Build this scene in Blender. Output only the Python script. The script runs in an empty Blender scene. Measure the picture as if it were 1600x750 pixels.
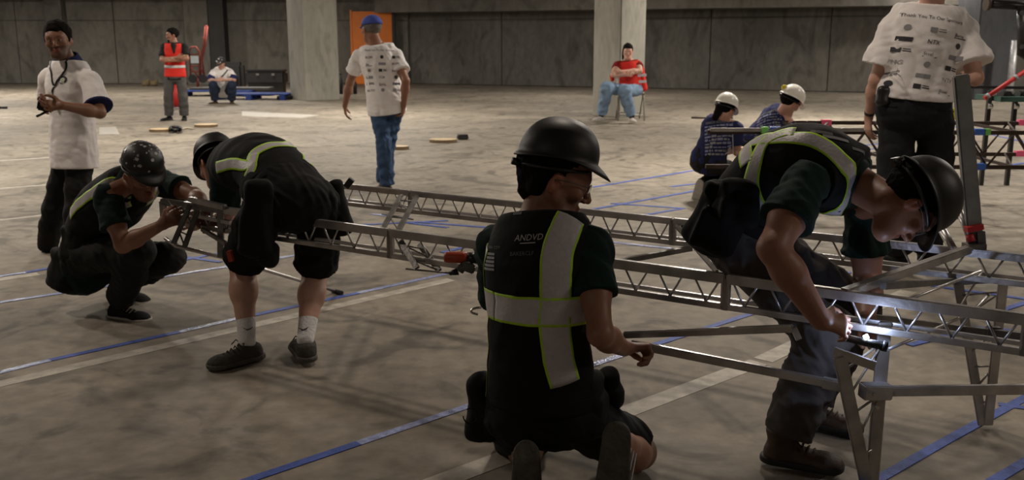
import bpy, bmesh, math, random
import numpy as np
import openvdb
from mathutils import Vector, Matrix
from mathutils.bvhtree import BVHTree

# ------------------------------------------------------------------ camera, world, lamps, exposure
SC = bpy.context.scene
COL = SC.collection
CAM_H, FPX, TILT = 1.48, 1500.0, math.atan(310 / 1500)
cam_d = bpy.data.cameras.new('camera'); cam_d.sensor_width = 36.0
cam_d.lens = 36.0 * FPX / 1600.0; cam_d.clip_end = 300
cam = bpy.data.objects.new('camera', cam_d); COL.objects.link(cam)
cam.location = (0, 0, CAM_H); cam.rotation_euler = (math.pi / 2 - TILT, 0, 0)
cam_d.dof.use_dof = True; cam_d.dof.focus_distance = 3.3; cam_d.dof.aperture_fstop = 5.6
SC.camera = cam
SC.view_settings.view_transform = 'Standard'; SC.view_settings.look = 'None'
SC.view_settings.gamma = 1.0; SC.view_settings.use_curve_mapping = False
SC.view_settings.exposure = 0.0
W = bpy.data.worlds.new('world'); SC.world = W; W.use_nodes = True
W.node_tree.nodes['Background'].inputs[0].default_value = (1.0, 0.90, 0.80, 1)
W.node_tree.nodes['Background'].inputs[1].default_value = 0.035

def lamp(x, y, z, sx, sy, power, rz=0.0, col=(1.0, 0.92, 0.81), tilt=0.0):
    d = bpy.data.lights.new('ceiling_or_fill_light', 'AREA'); d.shape = 'RECTANGLE'
    d.size = sx; d.size_y = sy; d.energy = power; d.color = col
    o = bpy.data.objects.new('ceiling_or_fill_light', d); COL.objects.link(o)
    o.location = (x, y, z); o.rotation_euler = (tilt, 0, rz); return o
LAMPS = [(6.0, 8.2, 70), (-7.5, 9.5, 260), (2.5, 11.0, 230), (9.5, 13.5, 230), (-5.0, 14.5, 210),
         (-11.5, 19, 330), (-3.0, 20.0, 300), (5.5, 18.5, 300), (14.5, 21, 330), (-15, 27.0, 420), (2.0, 26.5, 110), (-8, 27.5, 260), (11, 26, 90)]
for lx, ly, pw in LAMPS:
    lamp(lx, ly, 3.75, 0.35, 0.8, pw, math.radians(33))
W_ = (1.0, .86, .72)
lamp(0.6, 5.3, 3.75, .18, .4, 40, .6, W_); lamp(-4.8, 5.6, 3.75, .18, .4, 52, .6, W_)  # small lamps added for crisp truss shadows and light on white shirts
lamp(-4.5, -2.5, 3.2, 1.6, 1.6, 55, 0.3, W_)          # added fill light behind the camera, not a lamp of the hall
lamp(5.6, 1.8, 3.5, .9, .9, 75, 0.3, W_)  # added fill from the right for the kneeling worker's face and the metal

# ------------------------------------------------------------------ pixel / world helpers
ST, CT = math.sin(TILT), math.cos(TILT)
def ray(px, py):
    u = (px - 800) / FPX; v = (375 - py) / FPX
    return Vector((u, CT + v * ST, -ST + v * CT))
def at(px, py, Y):
    d = ray(px, py); return Vector((0, 0, CAM_H)) + d * (Y / d.y)
def fl(px, py, z=0.0):
    d = ray(px, py); return Vector((0, 0, CAM_H)) + d * ((z - CAM_H) / d.z)
def J(a, px, py, L, s):
    """point on the pixel ray at distance L from a; s=+1 the far one, -1 the near one"""
    d = ray(px, py).normalized(); o = Vector((0, 0, CAM_H)); m = a - o
    b = m.dot(d); c = m.dot(m) - L * L; q = b * b - c
    if q < 0: return o + d * b
    return o + d * (b + s * math.sqrt(q))
def ik(a, c, l1, l2, pole):
    ac = c - a; D = ac.length
    if D > (l1 + l2) * .999:
        k = D / ((l1 + l2) * .999); l1 *= k; l2 *= k
    x = (l1 * l1 - l2 * l2 + D * D) / (2 * D); h = math.sqrt(max(0, l1 * l1 - x * x))
    n = ac / D; p = Vector(pole); p = (p - n * p.dot(n)).normalized()
    return a + n * x + p * h

# ------------------------------------------------------------------ materials
MATS = {}
def mat(name, col, rough=0.7, metal=0.0, noise=0.0, nscale=20.0, bump=0.0, bscale=60.0, spec=0.5, sss=0.0, emis=None, coat=0.0, stretch=None, attr=False, alpha=None, sheen=0.0):
    if name in MATS: return MATS[name]
    m = bpy.data.materials.new(name); m.use_nodes = True; nt = m.node_tree; N = nt.nodes; Lk = nt.links
    b = N['Principled BSDF']
    b.inputs['Base Color'].default_value = (*col, 1); b.inputs['Roughness'].default_value = rough
    b.inputs['Metallic'].default_value = metal; b.inputs['Specular IOR Level'].default_value = spec
    b.inputs['Coat Weight'].default_value = coat; b.inputs['Sheen Weight'].default_value = sheen
    if sss:
        b.inputs['Subsurface Weight'].default_value = sss; b.inputs['Subsurface Radius'].default_value = (.012, .005, .003)
    tc = N.new('ShaderNodeTexCoord'); src = tc.outputs['Object']
    if stretch:
        mp = N.new('ShaderNodeMapping'); mp.inputs['Scale'].default_value = stretch; Lk.new(src, mp.inputs[0]); src = mp.outputs[0]
    out = None
    if noise:
        n = N.new('ShaderNodeTexNoise'); n.inputs['Scale'].default_value = nscale; n.inputs['Detail'].default_value = 5
        Lk.new(src, n.inputs['Vector'])
        r = N.new('ShaderNodeMapRange'); r.inputs[3].default_value = 1 - noise; r.inputs[4].default_value = 1 + noise
        r.inputs[1].default_value = .3; r.inputs[2].default_value = .7
        Lk.new(n.outputs[0], r.inputs[0])
        mx = N.new('ShaderNodeMix'); mx.data_type = 'RGBA'; mx.blend_type = 'MULTIPLY'; mx.inputs[0].default_value = 1
        mx.inputs[6].default_value = (*col, 1); Lk.new(r.outputs[0], mx.inputs[7]); out = mx.outputs[2]
    if attr:
        a = N.new('ShaderNodeAttribute'); a.attribute_name = 'tone'
        mx = N.new('ShaderNodeMix'); mx.data_type = 'RGBA'; mx.blend_type = 'MULTIPLY'; mx.inputs[0].default_value = 1
        mx.inputs[6].default_value = (*col, 1)
        if out: Lk.new(out, mx.inputs[6])
        Lk.new(a.outputs['Color'], mx.inputs[7]); out = mx.outputs[2]
    if out: Lk.new(out, b.inputs['Base Color'])
    if bump:
        n = N.new('ShaderNodeTexNoise'); n.inputs['Scale'].default_value = bscale; n.inputs['Detail'].default_value = 4
        Lk.new(src, n.inputs['Vector'])
        bp = N.new('ShaderNodeBump'); bp.inputs['Strength'].default_value = bump; bp.inputs['Distance'].default_value = .01
        Lk.new(n.outputs[0], bp.inputs['Height']); Lk.new(bp.outputs[0], b.inputs['Normal'])
    if emis:
        b.inputs['Emission Color'].default_value = (*emis[0], 1); b.inputs['Emission Strength'].default_value = emis[1]
    if alpha is not None:
        b.inputs['Transmission Weight'].default_value = 1.0; b.inputs['IOR'].default_value = 1.1
    MATS[name] = m; return m

def cloth(name, col, rough=.85, noise=.12, bump=.5, bscale=14, spec=.25):
    return mat(name, col, rough, 0, noise, 9, bump, bscale, spec)
M_BLACK = cloth('black_cloth', (.0065, .0062, .0065)); M_BLACK2 = cloth('black_work_cloth', (.010, .0095, .010), .8)
M_GREEN = cloth('dark_green_cloth', (.008, .026, .022)); M_WHITE = cloth('white_cotton', (.88, .84, .83), .9, .04, .55, 16)
M_NAVY = cloth('navy_cloth', (.018, .022, .085)); M_GREYP = cloth('charcoal_trousers', (.062, .054, .050), .9, .18)
M_GREYP2 = cloth('grey_work_trousers', (.075, .070, .068), .9, .15)
M_JEAN = cloth('blue_denim', (.045, .085, .17), .85, .3); M_JEANL = cloth('light_denim', (.17, .25, .36), .85, .25)
M_JEAND = cloth('dark_denim', (.018, .026, .05), .85, .2)
M_RED = cloth('red_mesh', (.62, .028, .018), .75, .1); M_DRED = cloth('dark_red_cotton', (.22, .012, .012), .8, .1)
M_REFL = mat('reflective_tape', (.56, .53, .545), .45, .0, .06, 60, .2, 90, .6)
M_LIME = mat('lime_border', (.44, .72, .03), .55, 0, .06, 40, .1, 90, .4)
M_SKIN = mat('tanned_skin', (.31, .150, .095), .5, 0, .08, 12, .08, 60, .45, .15, attr=True)
M_SKIN2 = mat('brown_skin', (.26, .125, .075), .5, 0, .08, 12, .08, 60, .45, .15, attr=True)
M_SKIN3 = mat('fair_skin', (.56, .32, .24), .5, 0, .08, 12, .08, 60, .45, .15, attr=True)
M_HAIR = mat('black_hair', (.006, .005, .0045), .85, 0, .3, 60, .6, 130, .12, stretch=(1, 1, .3))
M_HAIRG = mat('grey_hair', (.16, .14, .12), .7, 0, .3, 60, 1.0, 130, .4)
M_HHAT = mat('black_hard_hat', (.012, .0115, .012), .50, 0, 0, 1, .03, 30, .5)
M_HHATW = mat('white_hard_hat', (.85, .82, .74), .3, 0, 0, 1, .02, 30, .5)
M_BRIM = mat('dark_plastic', (.012, .012, .012), .45)
M_LENS = mat('clear_lens', (.9, .9, .9), .05, 0, spec=.8, alpha=1)
M_EYE = mat('eye_white', (.32, .28, .26), .45); M_IRIS = mat('dark_iris', (.02, .012, .008), .2)
M_CAP = cloth('blue_cap_cloth', (.075, .11, .42), .8, .05, .2, 40)
M_SOCK = cloth('white_sock', (.75, .74, .74), .9, .05, .6, 60)
M_SHOEG = cloth('grey_shoe_mesh', (.060, .055, .045), .8, .2, .6, 50); M_BOOT = mat('brown_boot_leather', (.060, .032, .018), .6, 0, .3, 20, .4, 40)
M_SOLE = mat('black_rubber', (.012, .011, .011), .7, 0, .1, 20, .3, 50); M_SOLEW = mat('pale_rubber', (.42, .39, .34), .7, 0, .12, 30, .2, 50)
M_SOLEG = mat('worn_grey_rubber', (.085, .078, .062), .8, 0, .3, 22, .8, 60)
M_LACE = mat('cream_lace', (.45, .40, .30), .8); M_SHW = cloth('pale_shoe_cloth', (.50, .45, .43), .8)
M_ALU = mat('brushed_aluminium', (.50, .48, .475), .36, .85, .28, 9, .15, 40, .5)
M_ALUD = mat('dull_steel', (.20, .19, .185), .42, .8, .35, 9, .2, 40, .5)
M_RUST = mat('brown_steel', (.050, .030, .025), .5, .4, .3, 14, .1, 40)
M_REDT = mat('red_tape', (.45, .02, .02), .5); M_PINK = mat('pink_tape', (.85, .12, .25), .5); M_BLUET = mat('blue_marker_tape', (.04, .14, .55), .5)
M_GRNT = mat('green_marker_tape', (.18, .55, .12), .5); M_YEL = mat('yellow_plastic', (.7, .6, .05), .5)
M_ORNG = mat('orange_tool_plastic', (.42, .05, .015), .45, 0, .1, 30); M_TOOLG = mat('grey_tool_plastic', (.10, .10, .095), .5)
M_CHROME = mat('chrome', (.7, .7, .7), .18, 1.0)
M_PRINTW = mat('white_print', (.50, .49, .48), .7); M_PRINTG = mat('grey_print', (.14, .14, .14), .7); M_PRINTD = mat('dark_print', (.035, .035, .045), .7)
M_PRINTL = mat('light_grey_print', (.28, .28, .30), .7); M_PRINTB = mat('pale_blue_print', (.24, .26, .42), .7)
M_WOOD = mat('pale_birch_wood', (.62, .47, .28), .6, 0, .2, 12, .2, 30, stretch=(1, 6, 1)); M_WOODD = mat('wood_edge', (.16, .10, .05), .7)
M_PALLET = mat('blue_pallet_plastic', (.015, .045, .22), .6, 0, .15, 10); M_CASE = mat('black_case', (.012, .012, .012), .5, 0, .1, 10)
M_REDP = mat('red_painted_metal', (.20, .035, .025), .85, .0, .2, 20); M_ORDOOR = mat('orange_door_paint', (.78, .20, .015), .5, 0, .05, 3)
M_PVC = mat('black_pipe_plastic', (.018, .017, .017), .35); M_WPIPE = mat('galvanised_pipe', (.45, .45, .46), .45, .4, .25, 12)
M_CHAIR = mat('grey_folding_chair_metal', (.28, .26, .23), .5, .5)

# ------------------------------------------------------------------ object helpers
def link(name, me, m, parent=None, smooth=True):
    o = bpy.data.objects.new(name, me); COL.objects.link(o)
    if m is not None:
        for mm in (m if isinstance(m, (list, tuple)) else [m]): me.materials.append(mm)
    if smooth and len(me.polygons): me.polygons.foreach_set('use_smooth', np.ones(len(me.polygons), bool))
    if parent: o.parent = parent
    return o
def tag(o, label=None, cat=None, group=None, kind=None):
    if label: o['label'] = label
    if cat: o['category'] = cat
    if group: o['group'] = group
    if kind: o['kind'] = kind
    return o
def empty(name, loc=(0, 0, 0), parent=None):
    o = bpy.data.objects.new(name, None); COL.objects.link(o); o.location = loc; o.empty_display_size = .1
    if parent: o.parent = parent
    return o
def root_at(name, p, label, cat, group=None):
    r = empty(name, p); tag(r, label, cat, group); return r
def rel(o, root):
    """world-space mesh as a child of a root that sits at its own location"""
    o.parent = root; p = Vector((0, 0, 0)); q = root
    while q: p += Vector(q.location); q = q.parent
    o.data.transform(Matrix.Translation(-p)); return o
def bm_mesh(bm):
    me = bpy.data.meshes.new('m'); bm.normal_update(); bm.to_mesh(me); bm.free(); return me
def frame(z, up=(0, 0, 1)):
    z = Vector(z).normalized(); x = Vector(up).cross(z)
    if x.length < 1e-4: x = Vector((1, 0, 0)).cross(z)
    if x.length < 1e-4: x = Vector((0, 1, 0)).cross(z)
    x.normalize(); y = z.cross(x); return x, y, z
def add_bar(bm, a, b, w, h, up=(0, 0, 1), mi=0):
    """box from a to b: w across, h along up"""
    a = Vector(a); b = Vector(b); x, y, z = frame(b - a, up); vs = []
    for p in (a, b):
        for sx, sy in ((-1, -1), (1, -1), (1, 1), (-1, 1)): vs.append(bm.verts.new(p + x * (w / 2 * sx) + y * (h / 2 * sy)))
    for f in ((3, 2, 1, 0), (4, 5, 6, 7), (0, 1, 5, 4), (1, 2, 6, 5), (2, 3, 7, 6), (3, 0, 4, 7)):
        bm.faces.new([vs[i] for i in f]).material_index = mi
def add_rod(bm, pts, r, n=8, mi=0, caps=True):
    pts = [Vector(p) for p in pts]; rings = []
    rr = r if isinstance(r, (list, tuple)) else [r] * len(pts)
    for i, p in enumerate(pts):
        t = (pts[min(i + 1, len(pts) - 1)] - pts[max(i - 1, 0)])
        x, y, z = frame(t, (0.13, .21, .97)); rings.append([bm.verts.new(p + (x * math.cos(2 * math.pi * k / n) + y * math.sin(2 * math.pi * k / n)) * rr[i]) for k in range(n)])
    for A, B in zip(rings, rings[1:]):
        for k in range(n):
            f = bm.faces.new((A[k], A[(k + 1) % n], B[(k + 1) % n], B[k])); f.material_index = mi; f.smooth = True
    if caps: bm.faces.new(rings[0][::-1]).material_index = mi; bm.faces.new(rings[-1]).material_index = mi
def rod(name, pts, r, m, root=None, n=8):
    bm = bmesh.new(); add_rod(bm, pts, r, n); o = link(name, bm_mesh(bm), m, None, False)
    if root: rel(o, root)
    return o
def bar(name, a, b, w, h, m, root=None, up=(0, 0, 1), bev=0.0):
    bm = bmesh.new(); add_bar(bm, a, b, w, h, up)
    if bev: bmesh.ops.bevel(bm, geom=bm.edges[:], offset=bev, segments=2, affect='EDGES')
    o = link(name, bm_mesh(bm), m, None, False)
    if root: rel(o, root)
    return o
def block(name, c, s, m, root=None, rz=0.0, bev=0.0):
    bm = bmesh.new(); bmesh.ops.create_cube(bm, size=1)
    bmesh.ops.scale(bm, vec=s, verts=bm.verts)
    if bev: bmesh.ops.bevel(bm, geom=bm.edges[:], offset=bev, segments=2, affect='EDGES')
    bmesh.ops.transform(bm, matrix=Matrix.Translation(c) @ Matrix.Rotation(rz, 4, 'Z'), verts=bm.verts)
    o = link(name, bm_mesh(bm), m, None, False)
    if root: rel(o, root)
    return o

# ------------------------------------------------------------------ implicit surface engine
BAND = 0.06
class Sdf:
    def __init__(s, vox, k=.02): s.p = []; s.vox = vox; s.k = k; s.wr = []
    def _add(s, f, lo, hi, k, mode, clip):
        cl = [(Vector(a), Vector(b).normalized()) for a, b in clip] if clip else []
        s.p.append((f, np.array(lo, float), np.array(hi, float), s.k if k is None else k, mode, cl)); return s
    def cap(s, a, b, ra, rb=None, k=None, mode='u', clip=None):
        rb = ra if rb is None else rb; a = Vector(a); b = Vector(b); ab = b - a; L2 = max(ab.length_squared, 1e-9)
        def f(x, y, z):
            t = np.clip(((x - a.x) * ab.x + (y - a.y) * ab.y + (z - a.z) * ab.z) / L2, 0, 1)
            return np.sqrt((x - a.x - ab.x * t) ** 2 + (y - a.y - ab.y * t) ** 2 + (z - a.z - ab.z * t) ** 2) - (ra + (rb - ra) * t)
        m = max(ra, rb); return s._add(f, [min(a[i], b[i]) - m for i in range(3)], [max(a[i], b[i]) + m for i in range(3)], k, mode, clip)
    def loft(s, a, b, La, wa, da, wb, db, k=None, mode='u', clip=None, capr=None):
        """elliptical tube a->b, La = lateral axis, w lateral / d depth half sizes"""
        a = Vector(a); b = Vector(b); ab = b - a; ln = max(ab.length, 1e-6); T = ab / ln
        Lx = Vector(La); Lx = (Lx - T * Lx.dot(T)).normalized(); D = T.cross(Lx); c0 = capr
        def f(x, y, z):
            X = x - a.x; Y = y - a.y; Z = z - a.z
            t = X * T.x + Y * T.y + Z * T.z; tc = np.clip(t, 0, ln); e = t - tc; u = tc / ln
            w = wa + (wb - wa) * u; d = da + (db - da) * u; m = np.minimum(w, d) if c0 is None else c0
            l = X * Lx.x + Y * Lx.y + Z * Lx.z; q = X * D.x + Y * D.y + Z * D.z
            l2 = (l / w) ** 2; q2 = (q / d) ** 2; e2 = (e / m) ** 2
            k0 = np.sqrt(l2 + q2 + e2) + 1e-6; k1 = np.sqrt(l2 / w ** 2 + q2 / d ** 2 + e2 / m ** 2) + 1e-6
            return k0 * (k0 - 1) / k1
        m = max(wa, da, wb, db); return s._add(f, [min(a[i], b[i]) - m for i in range(3)], [max(a[i], b[i]) + m for i in range(3)], k, mode, clip)
    def ell(s, c, R, r, k=None, mode='u', clip=None):
        c = Vector(c); ax = [Vector(v).normalized() for v in R]
        def f(x, y, z):
            X = x - c.x; Y = y - c.y; Z = z - c.z; s0 = 0; s1 = 0
            for v, rr in zip(ax, r):
                q = ((X * v.x + Y * v.y + Z * v.z) / rr) ** 2; s0 = s0 + q; s1 = s1 + q / rr ** 2
            k0 = np.sqrt(s0) + 1e-6; k1 = np.sqrt(s1) + 1e-6
            return k0 * (k0 - 1) / k1
        m = max(r); return s._add(f, [c[i] - m for i in range(3)], [c[i] + m for i in range(3)], k, mode, clip)
    def box(s, c, R, h, rd=.01, k=None, mode='u', clip=None):
        c = Vector(c); ax = [Vector(v).normalized() for v in R]
        def f(x, y, z):
            X = x - c.x; Y = y - c.y; Z = z - c.z; o = 0; ins = -1e3
            for v, hh in zip(ax, h):
                q = np.abs(X * v.x + Y * v.y + Z * v.z) - (hh - rd); o = o + np.maximum(q, 0) ** 2; ins = np.maximum(ins, q)
            return np.sqrt(o) + np.minimum(ins, 0) - rd
        m = math.sqrt(sum(q * q for q in h)); return s._add(f, [c[i] - m for i in range(3)], [c[i] + m for i in range(3)], k, mode, clip)
    def wrinkle(s, amp, freq, seed=0, dirn=None):
        s.wr.append((amp, freq, seed, dirn)); return s
    def eval(s):
        U = [q for q in s.p if q[4] == 'u']
        lo = np.min([q[1] for q in U], 0) - 3 * s.vox; hi = np.max([q[2] for q in U], 0) + 3 * s.vox
        n = np.ceil((hi - lo) / s.vox).astype(int) + 1
        D = np.full(n, BAND, np.float32); v = s.vox; WF = None
        if s.wr:
            WF = np.zeros(n, np.float32); g3 = [(lo[i] + v * np.arange(n[i])).astype(np.float32).reshape([-1 if a == i else 1 for a in range(3)]) for i in range(3)]
            for amp, fr, seed, dirn in s.wr:
                rg = random.Random(seed); w = 0
                for j in range(3):
                    if dirn is None: a = np.array([rg.uniform(-1, 1) for _ in range(3)])
                    else: a = np.array(dirn) + np.array([rg.uniform(-.45, .45) for _ in range(3)])
                    a = a / np.linalg.norm(a) * fr * rg.uniform(.7, 1.5)
                    b = np.array([rg.uniform(-1, 1) for _ in range(3)]) * fr * .6; c = rg.uniform(0, 6)
                    dt = lambda q: g3[0] * np.float32(q[0]) + g3[1] * np.float32(q[1]) + g3[2] * np.float32(q[2])
                    w = w + (1 - 2 * np.abs(np.sin(dt(a) + 1.6 * np.sin(dt(b) + c) + c))) * np.sin(dt(b[::-1] * .8) + c * 2)
                WF += (amp / 1.6 * w).astype(np.float32)
        for f, l, h, k, mode, cl in s.p:
            pad = (BAND if mode != 's' else .0) + k
            i0 = np.maximum(0, np.floor((l - pad - lo) / v).astype(int)); i1 = np.minimum(n, np.ceil((h + pad - lo) / v).astype(int) + 1)
            if (i1 <= i0).any(): continue
            x = (lo[0] + v * np.arange(i0[0], i1[0], dtype=np.float32))[:, None, None].astype(np.float32)
            y = (lo[1] + v * np.arange(i0[1], i1[1], dtype=np.float32))[None, :, None].astype(np.float32)
            z = (lo[2] + v * np.arange(i0[2], i1[2], dtype=np.float32))[None, None, :].astype(np.float32)
            d = f(x, y, z); sl = tuple(slice(a, b) for a, b in zip(i0, i1)); A = D[sl]
            if WF is not None: d = d + WF[sl]
            for a, nn in cl: d = np.maximum(d, (x - a.x) * nn.x + (y - a.y) * nn.y + (z - a.z) * nn.z)
            if mode == 's': d = -d; A = -A
            if k > 0:
                h_ = np.maximum(k - np.abs(A - d), 0) / k; R_ = np.minimum(A, d) - h_ * h_ * k * .25
            else: R_ = np.minimum(A, d)
            if mode == 's': R_ = np.maximum(D[sl], d) if k <= 0 else (lambda A2, d2: np.maximum(A2, d2) + (np.maximum(k - np.abs(A2 - d2), 0) / k) ** 2 * k * .25)(D[sl], d)
            D[sl] = R_
        return D, lo
    def mesh(s):
        D, lo = s.eval(); v = s.vox
        g = openvdb.FloatGrid(BAND); g.copyFromArray(np.ascontiguousarray(np.clip(D, -BAND, BAND)))
        p, q = g.convertToQuads(isovalue=0.0)
        p = p * v + lo
        me = bpy.data.meshes.new('m'); nq = len(q)
        me.vertices.add(len(p)); me.vertices.foreach_set('co', p.astype(np.float32).ravel())
        me.loops.add(nq * 4); me.loops.foreach_set('vertex_index', q.astype(np.int32).ravel())
        me.polygons.add(nq); me.polygons.foreach_set('loop_start', np.arange(0, nq * 4, 4, dtype=np.int32))
        me.update(calc_edges=True); return me
    def obj(s, name, m, root, parent=None):
        o = link(name, s.mesh(), m); rel(o, root)
        if parent: o.parent = parent
        return o
def smooth_mesh(me, it=2):
    n = len(me.vertices); co = np.empty(n * 3, np.float32); me.vertices.foreach_get('co', co); co = co.reshape(-1, 3)
    e = np.empty(len(me.edges) * 2, np.int32); me.edges.foreach_get('vertices', e); e = e.reshape(-1, 2)
    deg = np.bincount(e.ravel(), minlength=n).astype(np.float32)[:, None]
    for _ in range(it):
        s = np.zeros_like(co)
        for i in range(3):
            s[:, i] = np.bincount(e[:, 0], co[e[:, 1], i], n) + np.bincount(e[:, 1], co[e[:, 0], i], n)
        co = co * .4 + .6 * s / np.maximum(deg, 1)
    me.vertices.foreach_set('co', co.ravel()); me.update()
def bvh_of(o, root):
    me = o.data; n = len(me.vertices); co = np.empty(n * 3, np.float32); me.vertices.foreach_get('co', co); co = co.reshape(-1, 3) + np.array(root.location, np.float32)
    q = np.empty(len(me.loops), np.int32); me.loops.foreach_get('vertex_index', q)
    return BVHTree.FromPolygons(co.tolist(), q.reshape(-1, 4).tolist())
# ------------------------------------------------------------------ people
def cat_spline(P, n):
    P = [Vector(p) for p in P]; Q = [P[0] * 2 - P[1]] + P + [P[-1] * 2 - P[-2]]; out = []
    for i in range(1, len(Q) - 2):
        for k in range(n):
            t = k / n; a, b, c, d = Q[i - 1:i + 3]
            out.append(.5 * ((2 * b) + (c - a) * t + (2 * a - 5 * b + 4 * c - d) * t * t + (3 * b - a - 3 * c + d) * t ** 3))
    out.append(P[-1]); return out
def lerp(a, b, t): return a + (b - a) * t
def prof(tab, t):
    for (t0, *v0), (t1, *v1) in zip(tab, tab[1:]):
        if t <= t1: u = (t - t0) / (t1 - t0); return [lerp(a, b, u) for a, b in zip(v0, v1)]
    return list(tab[-1][1:])
TORSO = [(0, .168, .118), (.25, .150, .112), (.45, .146, .108), (.7, .166, .122), (.88, .160, .108), (1.0, .085, .07)]

class Person:
    def __init__(s, name, label, base, vox, skin, S=1.0, girth=1.0, tone=None, group=None):
        s.root = root_at(name, base, label, 'person', group); s.vox = vox; s.skin = skin; s.S = S; s.g = girth; s.j = {}; s.bv = {}
        s.body = Sdf(vox, .02 * S); s.legk = .84; s.armk = 1.0; s.hs = 1.0
    # -- pose -------------------------------------------------------------
    def pose(s, **k): s.j.update({a: (Vector(b) if isinstance(b, (tuple, Vector)) else b) for a, b in k.items()}); return s
    def spine(s):
        j = s.j; mid = j.get('mid'); P = [j['pel']] + ([mid] if mid is not None else []) + [j['neck']]
        pts = cat_spline(P, 5 if mid is not None else 9); n = len(pts) - 1
        hipl = (j['hipB'] - j['hipA']).normalized(); shl = (j['shB'] - j['shA']).normalized()
        s.sp = [(pts[i], hipl.lerp(shl, i / n).normalized(), i / n) for i in range(n + 1)]
        return s.sp
    def torso(s, V, off=0.0, t0=0.0, t1=1.0, clip=None, doff=None, k=None, prf=TORSO, ext=0.0, wide=1.0):
        sp = s.sp; g = s.g; S = s.S; doff = off if doff is None else doff
        for (a, la, ta), (b, lb, tb) in zip(sp, sp[1:]):
            if tb < t0 or ta > t1: continue
            wa, da = prof(prf, ta); wb, db = prof(prf, tb)
            wa = wa * S * g * wide + off; wb = wb * S * g * wide + off; da = da * S * g + doff; db = db * S * g + doff
            V.loft(a, b, la.lerp(lb, .5), wa, da, wb, db, k=.012 if k is None else k, clip=clip, capr=.02 if 0 else None)
        if ext:
            a, la, _ = sp[0]; T = (sp[1][0] - a).normalized(); wa, da = prof(prf, 0)
            V.loft(a, a - T * ext, la, wa * S * g * wide + off, da * S * g + doff, wa * S * g * wide + off * 1.3, da * S * g + doff * 1.3, k=.012, clip=clip)
    def finish_body(s, limbs=True):
        j = s.j; B = s.body; S = s.S; g = s.g; s.spine(); s.torso(B, -.022)
        up = j['neck']
        for q in 'AB':
            g = s.g; sh = j['sh' + q]; el = j['el' + q]; wr = j['wr' + q]; hp = j['hip' + q]; kn = j['kn' + q]; an = j['an' + q]
            B.cap(up.lerp(sh, .25), sh, .052 * S, .058 * S * g)
            ak = s.armk; B.cap(sh, sh.lerp(el, .55), .054 * S * g, .047 * S * g * ak); B.cap(sh.lerp(el, .5), el, .047 * S * g * ak, .037 * S * g * ak)
            d = (wr - el); B.cap(el, el + d * .35, .038 * S * g * ak, .041 * S * g * ak); B.cap(el + d * .3, wr, .041 * S * g * ak, .0265 * S * ak)
            lk = s.legk; B.cap(hp, hp.lerp(kn, .5), .084 * S * g * lk, .074 * S * g * lk, k=.03); B.cap(hp.lerp(kn, .5), kn, .074 * S * g * lk, .055 * S * g * lk)
            g = s.g * (1.12 if s.legk >= 1 else 1); d = an - kn; bk = j.get('calf' + q, Vector((0, 0, 0)))
            B.cap(kn, kn + d * .35 + bk, .052 * S * g, .056 * S * g, k=.03); B.cap(kn + d * .3 + bk, kn + d * .65 + bk * .5, .056 * S * g, .043 * S); g = s.g; B.cap(kn + d * .6 + bk * .4, an, .042 * S, .034 * S)
        hd = j['head']; nb = j['neck']
        B.cap(nb + (nb - hd).normalized() * .04, hd - j['hu'] * .055 * S - j['hf'] * .02 * S, .063 * S * g, .056 * S)
        s.head(B)
    def hp(s, l, f, u): j = s.j; return j['head'] + (j['hl'] * l + j['hf'] * f + j['hu'] * u) * s.S * s.hs
    def head(s, B):
        j = s.j; j['hf'].normalize(); j['hu'] = (j['hu'] - j['hf'] * j['hu'].dot(j['hf'])).normalized(); j['hl'] = j['hf'].cross(j['hu']); R = (j['hl'], j['hf'], j['hu']); S = s.S * s.hs; h = s.hp; fine = s.vox < .008
        r = lambda *a: [q * S for q in a]
        B.ell(h(0, -.022, .038), R, r(.076, .096, .086), k=.01)
        B.ell(h(0, .045, .03), R, r(.062, .055, .062), k=.03)
        B.loft(h(0, .032, .0), h(0, .047, -.075), j['hl'], *r(.064, .058, .044, .045), k=.025)
        B.ell(h(0, .076, -.098), R, r(.026, .022, .020), k=.03)
        for q in (1, -1):
            B.cap(h(.058 * q, .0, -.035), h(.03 * q, .06, -.092), .018 * S, .016 * S, k=.03)
            B.ell(h(.045 * q, .070, -.018), R, r(.020, .018, .018), k=.02)
            B.ell(h(.078 * q, -.006, -.006), (j['hl'] + j['hf'] * .35 * q, j['hf'] - j['hu'] * .2, j['hu']), r(.009, .019, .032), k=.006)
            if fine: B.ell(h(.087 * q, -.002, -.002), R, r(.006, .009, .016), k=.004, mode='s')
        B.cap(h(-.034, .083, .030), h(.034, .083, .030), .013 * S, k=.02)
        for q in (1, -1):
            B.ell(h(.031 * q, .104, .008), R, r(.018, .014, .011), k=.012, mode='s')
            if fine: B.ell(h(.031 * q, .083, .006), R, r(.014, .013, .012), k=.003)
        B.cap(h(0, .092, .018), h(0, .113, -.024), .0075 * S, .0115 * S, k=.012)
        for q in (1, -1): B.ell(h(.012 * q, .100, -.030), R, r(.008, .010, .007), k=.008)
        B.ell(h(0, .091, -.054), R, r(.022, .010, .0055), k=.006); B.ell(h(0, .090, -.065), R, r(.019, .010, .0065), k=.006)
        if fine: B.ell(h(0, .106, -.0595), R, r(.020, .008, .0018), k=.003, mode='s')
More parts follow.
